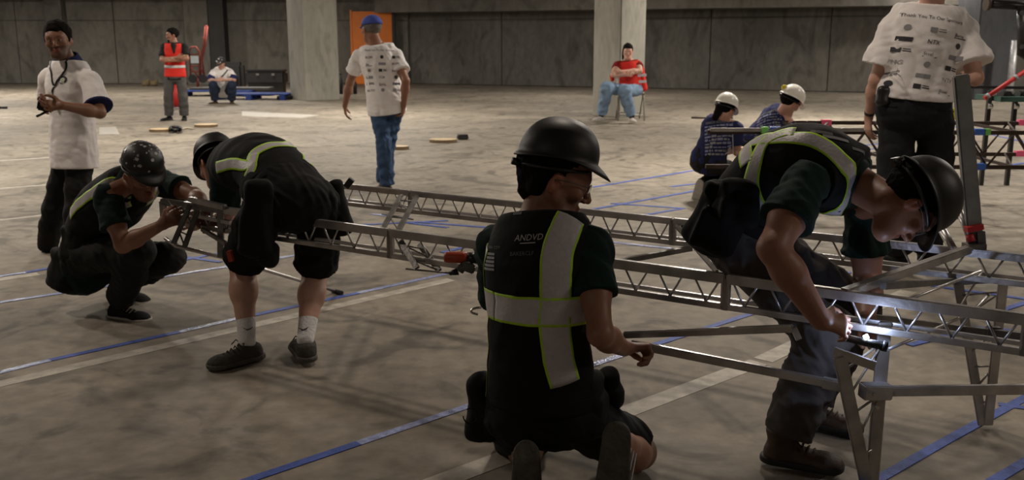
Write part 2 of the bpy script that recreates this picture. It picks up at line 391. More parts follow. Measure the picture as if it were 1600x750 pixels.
    def hand(s, q, d, n, th, curl=(.35, .5, .4), spread=.12, tcurl=.4, size=1.0):
        """d finger direction, n palm normal, th thumb side"""
        j = s.j; B = s.body; S = s.S * size; w = j['wr' + q]; d = Vector(d).normalized(); n = Vector(n); n = (n - d * n.dot(d)).normalized()
        sd = d.cross(n); sd = sd if sd.dot(Vector(th)) > 0 else -sd; k = .008
        kn = w + d * .088 * S
        B.loft(w + d * .02 * S, w + d * .078 * S, sd, .028 * S, .017 * S, .040 * S, .0145 * S, k=.015)
        for i, (ln, r) in enumerate(((.072, .0092), (.080, .0095), (.074, .0090), (.058, .0080))):
            o = (1.5 - i) * .0205 * S; p = w + d * (.080 - .004 * abs(i - 1)) * S + sd * o; a = 0; dd = (d + sd * spread * (1.5 - i) / 1.5 * .7).normalized(); rr = r * S
            for jn, (fr, c) in enumerate(((.42, curl[0]), (.32, curl[1]), (.26, curl[2]))):
                a += c * (1 + .06 * i); v = dd * math.cos(a) + n * math.sin(a); p2 = p + v * ln * fr * S * 1.12
                B.cap(p, p2, rr, rr * .92, k=.003 if jn else .008); p = p2; rr *= .93
        p = w + d * .022 * S + sd * .022 * S; v = (d * .62 + sd * .72 + n * .28).normalized()
        p2 = p + v * .043 * S; B.cap(p, p2, .0165 * S, .0125 * S, k=.012)
        v = (d * .85 + sd * (.35 - tcurl * .5) + n * (.2 + tcurl)).normalized(); p3 = p2 + v * .032 * S; B.cap(p2, p3, .0118 * S, .0105 * S, k=.004)
        v = (d * .85 + sd * (.1 - tcurl * .6) + n * (.2 + tcurl)).normalized(); B.cap(p3, p3 + v * .026 * S, .0105 * S, .009 * S, k=.004)
    def make_body(s, tonefn=None):
        me = s.body.mesh(); j = s.j
        n = len(me.vertices); co = np.empty(n * 3, np.float32); me.vertices.foreach_get('co', co); co = co.reshape(-1, 3)
        hd = np.array(j['head']); P = (co - hd) / s.S / s.hs; l = P @ np.array(j['hl']); f = P @ np.array(j['hf']); u = P @ np.array(j['hu'])
        c = np.ones((n, 4), np.float32)
        lips = (np.abs(l) < .024) & (f > .086) & (u < -.046) & (u > -.072); c[lips, :3] = (.85, .55, .55)
        ears = (np.abs(l) > .074) & (np.abs(f) < .03) & (np.abs(u) < .04); c[ears, :3] = (1.1, .85, .8)
        if tonefn is not None: tonefn(c, l, f, u)
        a = me.color_attributes.new('tone', 'FLOAT_COLOR', 'POINT'); a.data.foreach_set('color', c.ravel())
        o = link('body', me, s.skin); rel(o, s.root)
        if s.vox < .0085:
            for q in (1, -1):
                for nm, rr, ff, mm in (('eye', .0118, .0845, M_EYE), ('iris', .0055, .0935, M_IRIS)):
                    bm = bmesh.new(); bmesh.ops.create_uvsphere(bm, u_segments=12, v_segments=8, radius=rr * s.S * s.hs)
                    bmesh.ops.translate(bm, vec=s.hp(.031 * q, ff, .006), verts=bm.verts); e = link(nm, bm_mesh(bm), mm); rel(e, s.root)
        return o
    # -- clothes ------------------------------------------------------------
    def mk(s, V, name, m, sm=1, parent=None):
        me = V.mesh()
        if sm: smooth_mesh(me, sm)
        o = link(name, me, m); rel(o, s.root); o.parent = parent or s.root; s.bv[name] = bvh_of(o, s.root); return o
    def tee(s, name, m, off=.014, sleeve=.55, sleeveA=None, trap=.05, nh=.018, srad=.072, ext=.10, hem=None, wr=.006, freq=22, flare=0.0, colour2=None, neckclip=True, k=.035, hemflare=1.3, wide=1.0):
        V = Sdf(s.vox, k); j = s.j; S = s.S; g = s.g; T = (s.sp[1][0] - s.sp[0][0]).normalized(); N = (j['neck'] - s.sp[-3][0]).normalized()
        cl = []
        if hem is not None: cl.append((j['pel'] - T * hem, -T))
        if neckclip: cl.append((j['neck'] + N * nh, N))
        s.torso(V, off, clip=cl, ext=ext, doff=off + flare, wide=wide)
        for q in 'AB':
            sh = j['sh' + q]; el = j['el' + q]; e = sh.lerp(el, sleeveA if sleeveA and q == 'A' else sleeve); d = (el - sh).normalized()
            V.cap(j['neck'].lerp(sh, .2) - N * .01, sh, trap * S, .064 * S * g, clip=cl)
            V.cap(sh, e + d * .08, .064 * S * g, srad * S * g * 1.02, clip=[(e, d)], k=.03)
        if wr: V.wrinkle(wr, freq, 3); V.wrinkle(wr * .5, freq * 2.2, 5)
        return s.mk(V, name, m)
    def legs(s, name, m, off=.018, toff=None, frac=1.0, kr=.068, ar=.058, wr=.006, freq=24, top=.0, seat=.02, clipfrac=None):
        V = Sdf(s.vox, .03); j = s.j; S = s.S; g = s.g; T = (s.sp[1][0] - s.sp[0][0]).normalized()
        s.torso(V, off * .6 if toff is None else toff, t1=.24, clip=[(j['pel'] + T * (.10 + top), T)], ext=.02)
        for q in 'AB':
            hp = j['hip' + q]; kn = j['kn' + q]; an = j['an' + q]; k1 = (kn - hp).normalized(); sh = an - kn
            if frac <= 1.0:
                e = hp.lerp(kn, frac); V.cap(hp, e + k1 * .1, .094 * S * g, kr * S * g, clip=[(e, k1)])
            else:
                f = frac - 1; V.cap(hp, hp.lerp(kn, .5), .092 * S * g, .080 * S * g + off * .3); V.cap(hp.lerp(kn, .5), kn, .080 * S * g + off * .3, kr * S * g)
                e = kn + sh * f; V.cap(kn, kn + sh * .4, kr * S * g, (kr + ar) / 2 * S * g + .004); V.cap(kn + sh * .4, e + sh.normalized() * .08, (kr + ar) / 2 * S * g + .004, ar * S * g, clip=[(e, sh.normalized())])
        if wr: V.wrinkle(wr, freq, 11); V.wrinkle(wr * .5, freq * 2.3, 12)
        return s.mk(V, name, m)
    def vest(s, name, m, off=.026, cut=.62, lo=.0, ext=.04, wr=.004, neckdrop=.0, arm=.074):
        V = Sdf(s.vox, .03); j = s.j; S = s.S; g = s.g; N = (j['neck'] - s.sp[-3][0]).normalized(); T = (s.sp[1][0] - s.sp[0][0]).normalized()
        s.torso(V, off, clip=[(j['pel'] - T * lo, -T), (j['neck'] - N * neckdrop, N)], ext=ext)
        for q in 'AB':
            sh = j['sh' + q]; lt = (sh - j['neck']).normalized(); e = j['neck'].lerp(sh, cut)
            V.cap(j['neck'].lerp(sh, .15) - N * .01, sh, .06 * S, arm * S * g, clip=[(e, lt), (j['neck'] - N * neckdrop, N)])
        if wr: V.wrinkle(wr, 18, 21)
        return s.mk(V, name, m)
    def shoe(s, q, m, sole, L=.29, name='shoe', collar=.045, laces=None, chunky=1.0, sm=None):
        j = s.j; S = s.S; an = j['an' + q]; f = Vector(j['toe' + q]).normalized(); u = Vector(j.get('fup' + q, (0, 0, 1))); u = (u - f * u.dot(f)).normalized(); l = f.cross(u); c = chunky
        g = lambda a, b, h: an + (f * a + l * b + u * h) * S
        V = Sdf(max(s.vox * .9, .0045), .02); fl_ = -.088
        cl = [(g(0, 0, fl_ + .018), -u)]
        V.cap(g(-.01, 0, .03), g(-.008, 0, -.03), collar * S * c, .043 * S * c, clip=cl + [(g(0, 0, -.008 if collar < .05 else .055), (u - f * .25))])
        V.ell(g(-.035, 0, -.055), (l, f, u), [.036 * S * c, .040 * S, .048 * S], clip=cl)
        V.loft(g(-.02, 0, -.055), g(.13, 0, -.068), l, .038 * S * c, .048 * S, .049 * S * c, .030 * S * c, clip=cl)
        V.ell(g(.145, 0, -.068), (l, f, u), [.050 * S * c, .055 * S, .030 * S * c], clip=cl)
        o = s.mk(V, name, m, 1)
        V = Sdf(max(s.vox * .9, .0045), .02); cl = [(g(0, 0, fl_ + .024), u), (g(0, 0, fl_), -u)]
        V.loft(g(-.035, 0, fl_ + .01), g(.15, 0, fl_ + .01), l, .044 * S * c, .05, .056 * S * c, .05, clip=cl, capr=.052)
        so = s.mk(V, 'sole', sole, 0, parent=o)
        if laces:
            bm = bmesh.new()
            for i in range(5):
                a = .035 + i * .019; hh = -.004 - i * .0078
                add_rod(bm, [g(a, -.03, hh - .012), g(a + .008, 0, hh + .008), g(a, .03, hh - .012)], .0032 * S, 6)
            add_rod(bm, [g(.03, -.005, .0), g(.035, -.04, .012), g(.05, -.05, -.01)], .003 * S, 6); add_rod(bm, [g(.03, .005, .0), g(.035, .04, .012), g(.055, .05, -.01)], .003 * S, 6)
            la = link('shoe_lace', bm_mesh(bm), laces); rel(la, s.root); la.parent = o
        return o
    def hair(s, m=M_HAIR, off=.012, front=.05, low=-.05, rag=.0022, rf=150, bun=None, name='hair', cap=False, nape=False):
        j = s.j; h = s.hp; V = Sdf(max(s.vox * .8, .004), .012); R = (j['hl'], j['hf'], j['hu']); S = s.S * s.hs
        fn = (j['hf'] * .85 - j['hu'] * .52).normalized()
        V.ell(h(0, -.024, .040), R, [(.077 + off * .6) * S, (.097 + off) * S, (.087 + off) * S], clip=[(h(0, front, .03), fn), (h(0, -.09, low), -j['hu'] - j['hf'] * .35)])
        if cap: V.p = []; V.ell(h(0, -.024, .030), R, [.084 * S, .104 * S, .085 * S], clip=[(h(0, front - .02, .02), fn), (h(0, -.09, low), -j['hu'] - j['hf'] * .35), (h(0, 0, .045), j['hu'])])
        else: V.ell(h(0, .02, .075), R, [.066 * S, .072 * S, .048 * S + off * .6], clip=[(h(0, front + .03, .055), (j['hf'] * .4 - j['hu']).normalized())])
        if nape: V.cap(h(0, -.060, -.01), h(0, -.056, -.046), .050 * S, .038 * S, clip=[(h(0, -.028, 0), j['hf'])]); V.cap(h(.045, -.045, .0), h(.04, -.045, -.03), .034 * S, .03 * S, clip=[(h(0, -.028, 0), j['hf'])]); V.cap(h(-.045, -.045, .0), h(-.04, -.045, -.03), .034 * S, .03 * S, clip=[(h(0, -.028, 0), j['hf'])])
        V.wrinkle(rag, rf, 4); o = s.mk(V, name, m, 1)
        if bun: bun(s)
        return o
    def beard(s, m=M_HAIR, amt=.0035, top=-.035):
        j = s.j; h = s.hp; R = (j['hl'], j['hf'], j['hu']); S = s.S; V = Sdf(max(s.vox * .8, .004), .015); r = lambda *a: [q * S for q in a]
        V.loft(h(0, .035, top), h(0, .050, -.080), j['hl'], *r(.0645 + amt, .058 + amt, .046 + amt, .047 + amt), clip=[(h(0, 0, top - .005), (j['hu'] * .8 + j['hf'] * .35).normalized())])
        V.ell(h(0, .078, -.100), R, r(.029, .025, .023), k=.03); V.cap(h(-.028, .088, -.046), h(.028, .088, -.046), .0085 * S)
        V.ell(h(0, .095, -.060), R, r(.021, .02, .0105), k=.004, mode='s'); return s.mk(V, 'beard', m, 1)
    def hardhat(s, m=M_HHAT, tilt=0.0, size=.92, label=None, peak=.048, up=.058, ridge=True, strap=True, fwd=0.0, vz=.0):
        j = s.j; S = s.S * size * s.hs; hf = (j['hf'] * math.cos(tilt) + j['hu'] * math.sin(tilt)); hu = (j['hu'] * math.cos(tilt) - j['hf'] * math.sin(tilt)); hl = j['hl']
        c = s.hp(0, -.012 + fwd, up + vz); bm = bmesh.new(); NP, NT = 56, 18; rings = []
        for i in range(NT + 4):
            row = []
            for k in range(NP):
                ph = 2 * math.pi * k / NP; cf = math.cos(ph); sf = math.sin(ph); a = .110; b = .132
                fr = max(0, cf) ** 2.5; bk = max(0, -cf) ** 2
                if i <= NT:
                    t = i / NT * math.pi / 2; r = math.sin(t) ** .86; z = math.cos(t) ** .92 * .120; x = a * sf * r; y = b * cf * r
                    if ridge: z += .005 * math.exp(-(x / .022) ** 2) * math.cos(t) ** .5
                else:
                    q = (i - NT) / 3; ex = (.006 + fr * peak + bk * .006) * q; x = (a + ex * .8) * sf; y = (b + ex) * cf; z = -.002 - (.007 + .032 * fr + .010 * bk) * q ** 1.3
                z += (-.010 * (1 - cf) * .5 + .010 * sf * sf) * min(1, i / NT)
                row.append(bm.verts.new(c + (hl * x + hf * y + hu * z) * S))
                if i == 0: break
            rings.append(row)
        for A, B in zip(rings, rings[1:]):
            for k in range(NP):
                if len(A) == 1: bm.faces.new((A[0], B[k], B[(k + 1) % NP]))
                else: bm.faces.new((A[k], B[k], B[(k + 1) % NP], A[(k + 1) % NP]))
        bmesh.ops.recalc_face_normals(bm, faces=bm.faces)
        o = link('hard_hat', bm_mesh(bm), m); rel(o, s.root); md = o.modifiers.new('thick', 'SOLIDIFY'); md.thickness = .0035; md.offset = -1
        if label: o['label'] = label
        bm = bmesh.new(); g = lambda x, y, z: c + (hl * x + hf * y + hu * z) * S          # rear headband and chin strap anchors
        add_rod(bm, [g(.098 * math.sin(a), .118 * math.cos(a) - .004, -.028 - .012 * (1 - math.cos(a))) for a in [math.pi * 2 * q / 24 for q in range(25)]], .006 * S, 6, caps=False)
        add_bar(bm, g(-.03, -.128, -.052), g(.03, -.128, -.052), .03 * S, .022 * S, hu)
        hb = link('headband', bm_mesh(bm), M_BRIM); rel(hb, s.root); hb.parent = o
        return o
    def glasses(s):
        h = s.hp; bm = bmesh.new()
        for q in (1, -1):
            ps = [h((.032 + .024 * math.cos(a)) * q, .108 - .012 * (math.cos(a) + 1) * .5, .006 + .018 * math.sin(a)) for a in [math.pi * 2 * i / 14 for i in range(15)]]
            add_rod(bm, ps, .0013, 5, caps=False); add_rod(bm, [h(.056 * q, .094, .012), h(.082 * q, .03, .012), h(.086 * q, -.01, .004)], .0018, 5)
        add_rod(bm, [h(-.009, .108, .012), h(.009, .108, .012)], .0016, 5)
        g = link('safety_glasses', bm_mesh(bm), M_TOOLG); rel(g, s.root)
        for q in (1, -1):
            bm = bmesh.new(); c = bm.verts.new(h(.032 * q, .103, .006)); ps = [bm.verts.new(h((.032 + .024 * math.cos(a)) * q, .108 - .012 * (math.cos(a) + 1) * .5, .006 + .018 * math.sin(a))) for a in [math.pi * 2 * i / 14 for i in range(14)]]
            for i in range(14): bm.faces.new((c, ps[i], ps[(i + 1) % 14]))
            o = link('lens', bm_mesh(bm), M_LENS); rel(o, s.root); o.parent = g
        return g
    # -- things laid on cloth ---------------------------------------------------
    def px(s, bvn, x, y, Yref=None):
        d = ray(x, y).normalized(); h = s.bv[bvn].ray_cast(Vector((0, 0, CAM_H)), d)
        if h[0] is not None: return h[0], h[1]
        p = at(x, y, Yref if Yref else s.j['neck'].y); n = s.bv[bvn].find_nearest(p); return n[0], n[1]
    def ribbon(s, bvn, pts, w=.05, border=.0085, name='reflective_stripe', m=None, parent=None, off=.0032, lime=True):
        """tape laid along points (3D or (x,y) pixel picks) on the surface"""
        bv = s.bv[bvn]; P = []
        for p in pts:
            if len(p) == 2: P.append(s.px(bvn, *p)[0])
            else: P.append(bv.find_nearest(Vector(p))[0])
        C = cat_spline(P, 10); Q = [C[0]]
        for c in C[1:]:
            if (c - Q[-1]).length > .010: Q.append(c)
        S_ = []
        for c in Q: r = bv.find_nearest(c); S_.append((r[0], r[1]))
        cols = [-w / 2, -w / 2 + border, -w / 2 + border + .001, -w / 6, w / 6, w / 2 - border - .001, w / 2 - border, w / 2] if lime else [-w / 2, -w / 6, w / 6, w / 2]
        T = [(S_[min(i + 2, len(S_) - 1)][0] - S_[max(i - 2, 0)][0]).normalized() for i in range(len(S_))]
        N = []
        for i in range(len(S_)):
            n = Vector((0, 0, 0))
            for k in range(max(0, i - 3), min(len(S_), i + 4)): n += S_[k][1]
            N.append(n.normalized())
        bm = bmesh.new(); rows = []
        for i, (p, _) in enumerate(S_):
            side = T[i].cross(N[i]).normalized(); row = []
            for c in cols:
                r = bv.find_nearest(p + side * c + N[i] * .004); n = (r[1] + N[i]).normalized() if r[1].dot(N[i]) > 0 else N[i]
                row.append(bm.verts.new(r[0] + n * off))
            rows.append(row)
        for A, B in zip(rows, rows[1:]):
            for k in range(len(cols) - 1):
                f = bm.faces.new((A[k], A[k + 1], B[k + 1], B[k])); f.material_index = 1 if lime and (k in (0, len(cols) - 2)) else 0; f.smooth = True
        bmesh.ops.recalc_face_normals(bm, faces=bm.faces)
        o = link(name, bm_mesh(bm), [m or M_REFL, M_LIME]); rel(o, s.root)
        if parent: o.parent = parent
        md = o.modifiers.new('thick', 'SOLIDIFY'); md.thickness = .0015; md.offset = 0
        return o
    def ring(s, bvn, c, axis, n=28, r=.5):
        """points round the body where the plane through c across axis meets the cloth"""
        bv = s.bv[bvn]; x, y, z = frame(axis); out = []
        for k in range(n + 1):
            a = 2 * math.pi * k / n; d = x * math.cos(a) + y * math.sin(a); h = bv.ray_cast(Vector(c) + d * r, -d)
            if h[0] is not None: out.append(tuple(h[0]))
        return out
    def decal(s, bvn, o, rt, up, shapes, name, m, parent=None, off=.0018):
        """shapes: list of polygons [(u,v)...] laid on the cloth round the point o"""
        bv = s.bv[bvn]; rt = Vector(rt).normalized(); n = rt.cross(Vector(up)).normalized(); up = n.cross(rt); bm = bmesh.new()
        for poly in shapes:
            vs = []
            for u, v in poly:
                p = Vector(o) + rt * u + up * v; h = bv.ray_cast(p + n * .16, -n)
                q = h[0] + h[1] * off if h[0] is not None else p
                vs.append(bm.verts.new(q))
            try: bm.faces.new(vs)
            except ValueError: pass
        ob = link(name, bm_mesh(bm), m); rel(ob, s.root)
        if parent: ob.parent = parent
        return ob
TEXTC = {}
def text_polys(txt, h, x0=0, y0=0, shear=0.0, ital=0.0):
    if txt not in TEXTC:
        c = bpy.data.curves.new('t', 'FONT'); c.body = txt; c.size = 1; c.resolution_u = 2
        o = bpy.data.objects.new('t', c); COL.objects.link(o); bpy.context.view_layer.update()
        me = o.evaluated_get(bpy.context.evaluated_depsgraph_get()).to_mesh()
        TEXTC[txt] = [[(me.vertices[i].co.x, me.vertices[i].co.y) for i in p.vertices] for p in me.polygons]
        bpy.data.objects.remove(o)
    return [[(x0 + (u + v * ital) * h, y0 + v * h + u * h * shear) for u, v in p] for p in TEXTC[txt]]
def rectp(x, y, w, h, nx=3):
    return [[(x + w * i / nx, y), (x + w * (i + 1) / nx, y), (x + w * (i + 1) / nx, y + h), (x + w * i / nx, y + h)] for i in range(nx)]
def pouch(s, c, R, h, m=None, name='tool_pouch', tools=None, flare=.0, wr=.005):
    V = Sdf(max(s.vox, .006), .03); ax = [Vector(v).normalized() for v in R]; c = Vector(c); V.loft(c - ax[2] * (h[2] - h[1] * .9), c + ax[2] * h[2] * .8, ax[0], h[0] * .95, h[1] * 1.15, h[0] * .75, h[1] * .75, capr=h[1] * .9)
    V.box(c + ax[1] * h[1] * .8 - ax[2] * h[2] * .25, R, (h[0] * .7, h[1] * .6, h[2] * .6), .02)
    V.box(c + ax[2] * h[2] * .85, R, (h[0] * .7, h[1] * .6, h[2] * .22), .02)
    V.wrinkle(wr, 26, 8); return s.mk(V, name, m or M_BLACK2, 1)
V3 = Vector
# ------------------------------------------------------------------ the hall
def concrete(name, c1, c2, scale=.7, rough=.85, stain=.35, stretch=(1, 1, 1), streak=False, bump=.25):
    m = bpy.data.materials.new(name); m.use_nodes = True; nt = m.node_tree; N = nt.nodes; L = nt.links; b = N['Principled BSDF']
    b.inputs['Roughness'].default_value = rough
    tc = N.new('ShaderNodeTexCoord'); mp = N.new('ShaderNodeMapping'); mp.inputs['Scale'].default_value = stretch; L.new(tc.outputs['Object'], mp.inputs[0])
    def noise(sc, det, dist=0):
        n = N.new('ShaderNodeTexNoise'); n.inputs['Scale'].default_value = sc; n.inputs['Detail'].default_value = det; n.inputs['Distortion'].default_value = dist
        L.new(mp.outputs[0], n.inputs['Vector']); return n
    a = noise(scale, 8, .8); r = N.new('ShaderNodeValToRGB'); L.new(a.outputs[0], r.inputs[0])
    r.color_ramp.elements[0].position = .32; r.color_ramp.elements[0].color = (*c1, 1); r.color_ramp.elements[1].position = .68; r.color_ramp.elements[1].color = (*c2, 1)
    f = noise(scale * 14, 6); mr = N.new('ShaderNodeMapRange'); mr.inputs[1].default_value = .3; mr.inputs[2].default_value = .7; mr.inputs[3].default_value = 1 - stain * .5; mr.inputs[4].default_value = 1 + stain * .35
    L.new(f.outputs[0], mr.inputs[0]); mx = N.new('ShaderNodeMix'); mx.data_type = 'RGBA'; mx.blend_type = 'MULTIPLY'; mx.inputs[0].default_value = 1
    L.new(r.outputs[0], mx.inputs[6]); L.new(mr.outputs[0], mx.inputs[7])
    g = noise(scale * 2.6, 10, 1.8); m2 = N.new('ShaderNodeMapRange'); m2.inputs[1].default_value = .52; m2.inputs[2].default_value = .66; m2.inputs[3].default_value = 1; m2.inputs[4].default_value = 1 - stain
    L.new(g.outputs[0], m2.inputs[0]); m3 = N.new('ShaderNodeMix'); m3.data_type = 'RGBA'; m3.blend_type = 'MULTIPLY'; m3.inputs[0].default_value = 1
    L.new(mx.outputs[2], m3.inputs[6]); L.new(m2.outputs[0], m3.inputs[7]); L.new(m3.outputs[2], b.inputs['Base Color'])
    bp = N.new('ShaderNodeBump'); bp.inputs['Strength'].default_value = bump; bp.inputs['Distance'].default_value = .01; L.new(f.outputs[0], bp.inputs['Height']); L.new(bp.outputs[0], b.inputs['Normal'])
    return m
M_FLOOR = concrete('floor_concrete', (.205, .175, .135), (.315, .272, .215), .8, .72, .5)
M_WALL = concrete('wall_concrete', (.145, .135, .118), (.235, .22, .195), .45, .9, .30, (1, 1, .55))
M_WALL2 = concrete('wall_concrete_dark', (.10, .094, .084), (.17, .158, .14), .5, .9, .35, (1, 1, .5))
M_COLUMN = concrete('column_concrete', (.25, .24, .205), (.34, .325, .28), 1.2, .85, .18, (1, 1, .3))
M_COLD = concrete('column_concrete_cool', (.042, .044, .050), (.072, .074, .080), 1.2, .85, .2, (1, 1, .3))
M_CEIL = concrete('ceiling_concrete', (.16, .15, .13), (.24, .22, .2), .5, .9, .2)
M_DKGREY = mat('dark_grey_finish', (.035, .035, .033), .6, .2, .15, 3)
M_PAINT = mat('worn_pale_paint', (.46, .42, .36), .65, 0, .28, 14, .1, 40); M_ARROW = mat('white_arrow_paint', (.42, .40, .36), .6, 0, .15, 14)
M_TAPE = mat('blue_floor_tape', (.065, .115, .42), .6, 0, .25, 26, .3, 110, .3); M_TAPE_GLARE = mat('blue_tape_painted_glare', (.36, .42, .72), .2, 0, .3, 30, .6, 90, 1.0)  # pale glossy copy of the blue tape: glare painted into its colour

floor = block('floor', (0, 18, -.1), (70, 60, .2), M_FLOOR); tag(floor, kind='structure')
ceil = block('ceiling', (0, 18, 4.05), (70, 60, .25), M_CEIL); tag(ceil, kind='structure')
def wall_run(name, A, B, h=3.9, n=6, m=M_WALL, th=.3):
    A = Vector(A); B = Vector(B); d = (B - A); L_ = d.length; d.normalize(); nrm = Vector((d.y, -d.x, 0)); rz = math.atan2(d.y, d.x)
    c = (A + B) / 2 - nrm * -th; w = block(name, ((A + B) / 2 - nrm * (th / 2 + .06)) + Vector((0, 0, h / 2)), (L_ + .3, th, h), M_WALL2, rz=rz); tag(w, kind='structure')
    for i in range(n):                                                # cast panels with open joints between them
        for z0, z1 in ((0, 2.2), (2.2, h)):
            p = A + d * L_ * (i + .5) / n - nrm * (.03); b_ = block('concrete_panel', p + Vector((0, 0, (z0 + z1) / 2 + .01)), (L_ / n - .03, .08, z1 - z0 - .02), m, rz=rz, bev=.006); b_.parent = w
            b_.matrix_parent_inverse = Matrix()
    return w
WL0 = fl(-420, 131); WL1 = fl(640, 131); WR1 = fl(1720, 152)
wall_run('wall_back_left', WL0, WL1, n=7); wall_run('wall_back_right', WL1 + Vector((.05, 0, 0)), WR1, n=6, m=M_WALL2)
# beam along the right-hand wall
d = (WR1 - WL1).normalized(); nn = Vector((d.y, -d.x, 0)); mid = (WL1 + WR1) / 2 + nn * .55
tag(block('beam', mid + Vector((0, 0, 2.46 + .75)), ((WR1 - WL1).length + 1.5, 1.0, 1.5), M_WALL, rz=math.atan2(d.y, d.x)), kind='structure')
tag(block('beam', (-13.5, WL0.y - 2.4, 3.62), (15, .7, .9), M_CEIL), kind='structure')
# pilasters and columns; two pilasters in darker tones than the wall
for x0, x1, m_, y in ((81, 106, M_WALL2, 131.8), (332, 355, M_DKGREY, 132.5)):
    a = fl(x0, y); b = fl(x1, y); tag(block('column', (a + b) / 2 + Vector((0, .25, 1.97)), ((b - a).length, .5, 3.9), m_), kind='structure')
a = fl(294, 131.6); b = fl(331, 131.6); tag(block('column', (a + b) / 2 + Vector((0, .12, 1.95)), ((b - a).length, .24, 3.9), M_COLUMN if 0 else M_WALL), kind='structure')
def column(L_, C_, R_, yb, m, name='column'):
    """square pillar seen on its corner: pixel columns of its left edge, near corner and right edge"""
    c = fl(C_, yb); a = at(L_, yb, 1); da = ray(L_, yb); db = ray(R_, yb)
    best = None
    for k in range(5, 86):                                            # side direction that makes both faces equal
        th = math.radians(k); u = Vector((-math.cos(th), math.sin(th), 0)); v = Vector((math.sin(th), math.cos(th), 0))
        def hit(w, dd): # s so that c + w s is on the vertical plane through dd
            return -(c.x * dd.y - c.y * dd.x) / (w.x * dd.y - w.y * dd.x)
        s1 = hit(u, da); s2 = hit(v, db)
        if s1 > 0 and s2 > 0 and (best is None or abs(s1 - s2) < best[0]): best = (abs(s1 - s2), s1, s2, u, v)
    _, s1, s2, u, v = best; s_ = (s1 + s2) / 2; cc = c + u * s_ / 2 + v * s_ / 2
    o = block(name, cc + Vector((0, 0, 1.97)), (s_, s_, 3.96), m, rz=math.atan2(-u.y, -u.x), bev=.02); tag(o, kind='structure'); return o
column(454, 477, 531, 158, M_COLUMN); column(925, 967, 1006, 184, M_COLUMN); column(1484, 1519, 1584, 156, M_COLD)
# orange door at the back
dc = fl(585, 131.5); dw = 61 / 1500 * dc.y * .99
dr = block('door_1', dc + Vector((0, -.10, 1.26)), (dw, .10, 2.50), M_ORDOOR, bev=.01); tag(dr, kind='structure')
fr = block('door_frame', dc + Vector((dw / 2 + .05, -.08, 1.27)), (.09, .16, 2.56), M_DKGREY); fr.parent = dr
fr = block('door_frame', dc + Vector((-dw / 2 - .04, -.08, 1.27)), (.07, .16, 2.56), M_ORDOOR); fr.parent = dr
hd_ = block('door_handle', dc + Vector((-dw / 2 + .30, -.20, 1.15)), (.28, .06, .07), M_CHROME, bev=.01); hd_.parent = dr

# paint and tape on the floor
STRIPS = [0]
def strip(name, a, b, w, m, z=.002, label=None, th=.0012):
    STRIPS[0] += 1; z += .00006 * STRIPS[0]
    A = fl(*a); B = fl(*b); d = (B - A).normalized(); s = Vector((-d.y, d.x, 0)) * w / 2; bm = bmesh.new()
    n = max(1, int((B - A).length / .5)); up = Vector((0, 0, z)); dn = Vector((0, 0, .0002)); R_ = []
    for i in range(n + 1):
        p = A.lerp(B, i / n); R_.append([bm.verts.new(q) for q in (p - s + dn, p - s + up, p + s + up, p + s + dn)])
    for P, Q in zip(R_, R_[1:]):
        for k in range(3): bm.faces.new((P[k], P[k + 1], Q[k + 1], Q[k])[::-1])
    bmesh.ops.recalc_face_normals(bm, faces=bm.faces)
    o = link(name, bm_mesh(bm), m, None, False); rel(o, floor)
    if label: o['label'] = label
    return o
floor_loc = floor.location
BW = .042
for a, b, w, m in [((-60, 614), (705, 437), .085, M_PAINT), ((660, 763), (1185, 566), .10, M_PAINT), ((-60, 445), (60, 428), .09, M_PAINT), ((-60, 255), (80, 246), .09, M_PAINT),
                   ((-40, 298), (110, 286), .07, M_PAINT), ((0, 344), (90, 334), .07, M_PAINT), ((1240, 790), (1340, 735), .09, M_PAINT), ((1192, 563), (1420, 455), .10, M_PAINT)]:
    strip('painted_line', a, b, w, m, .0012)
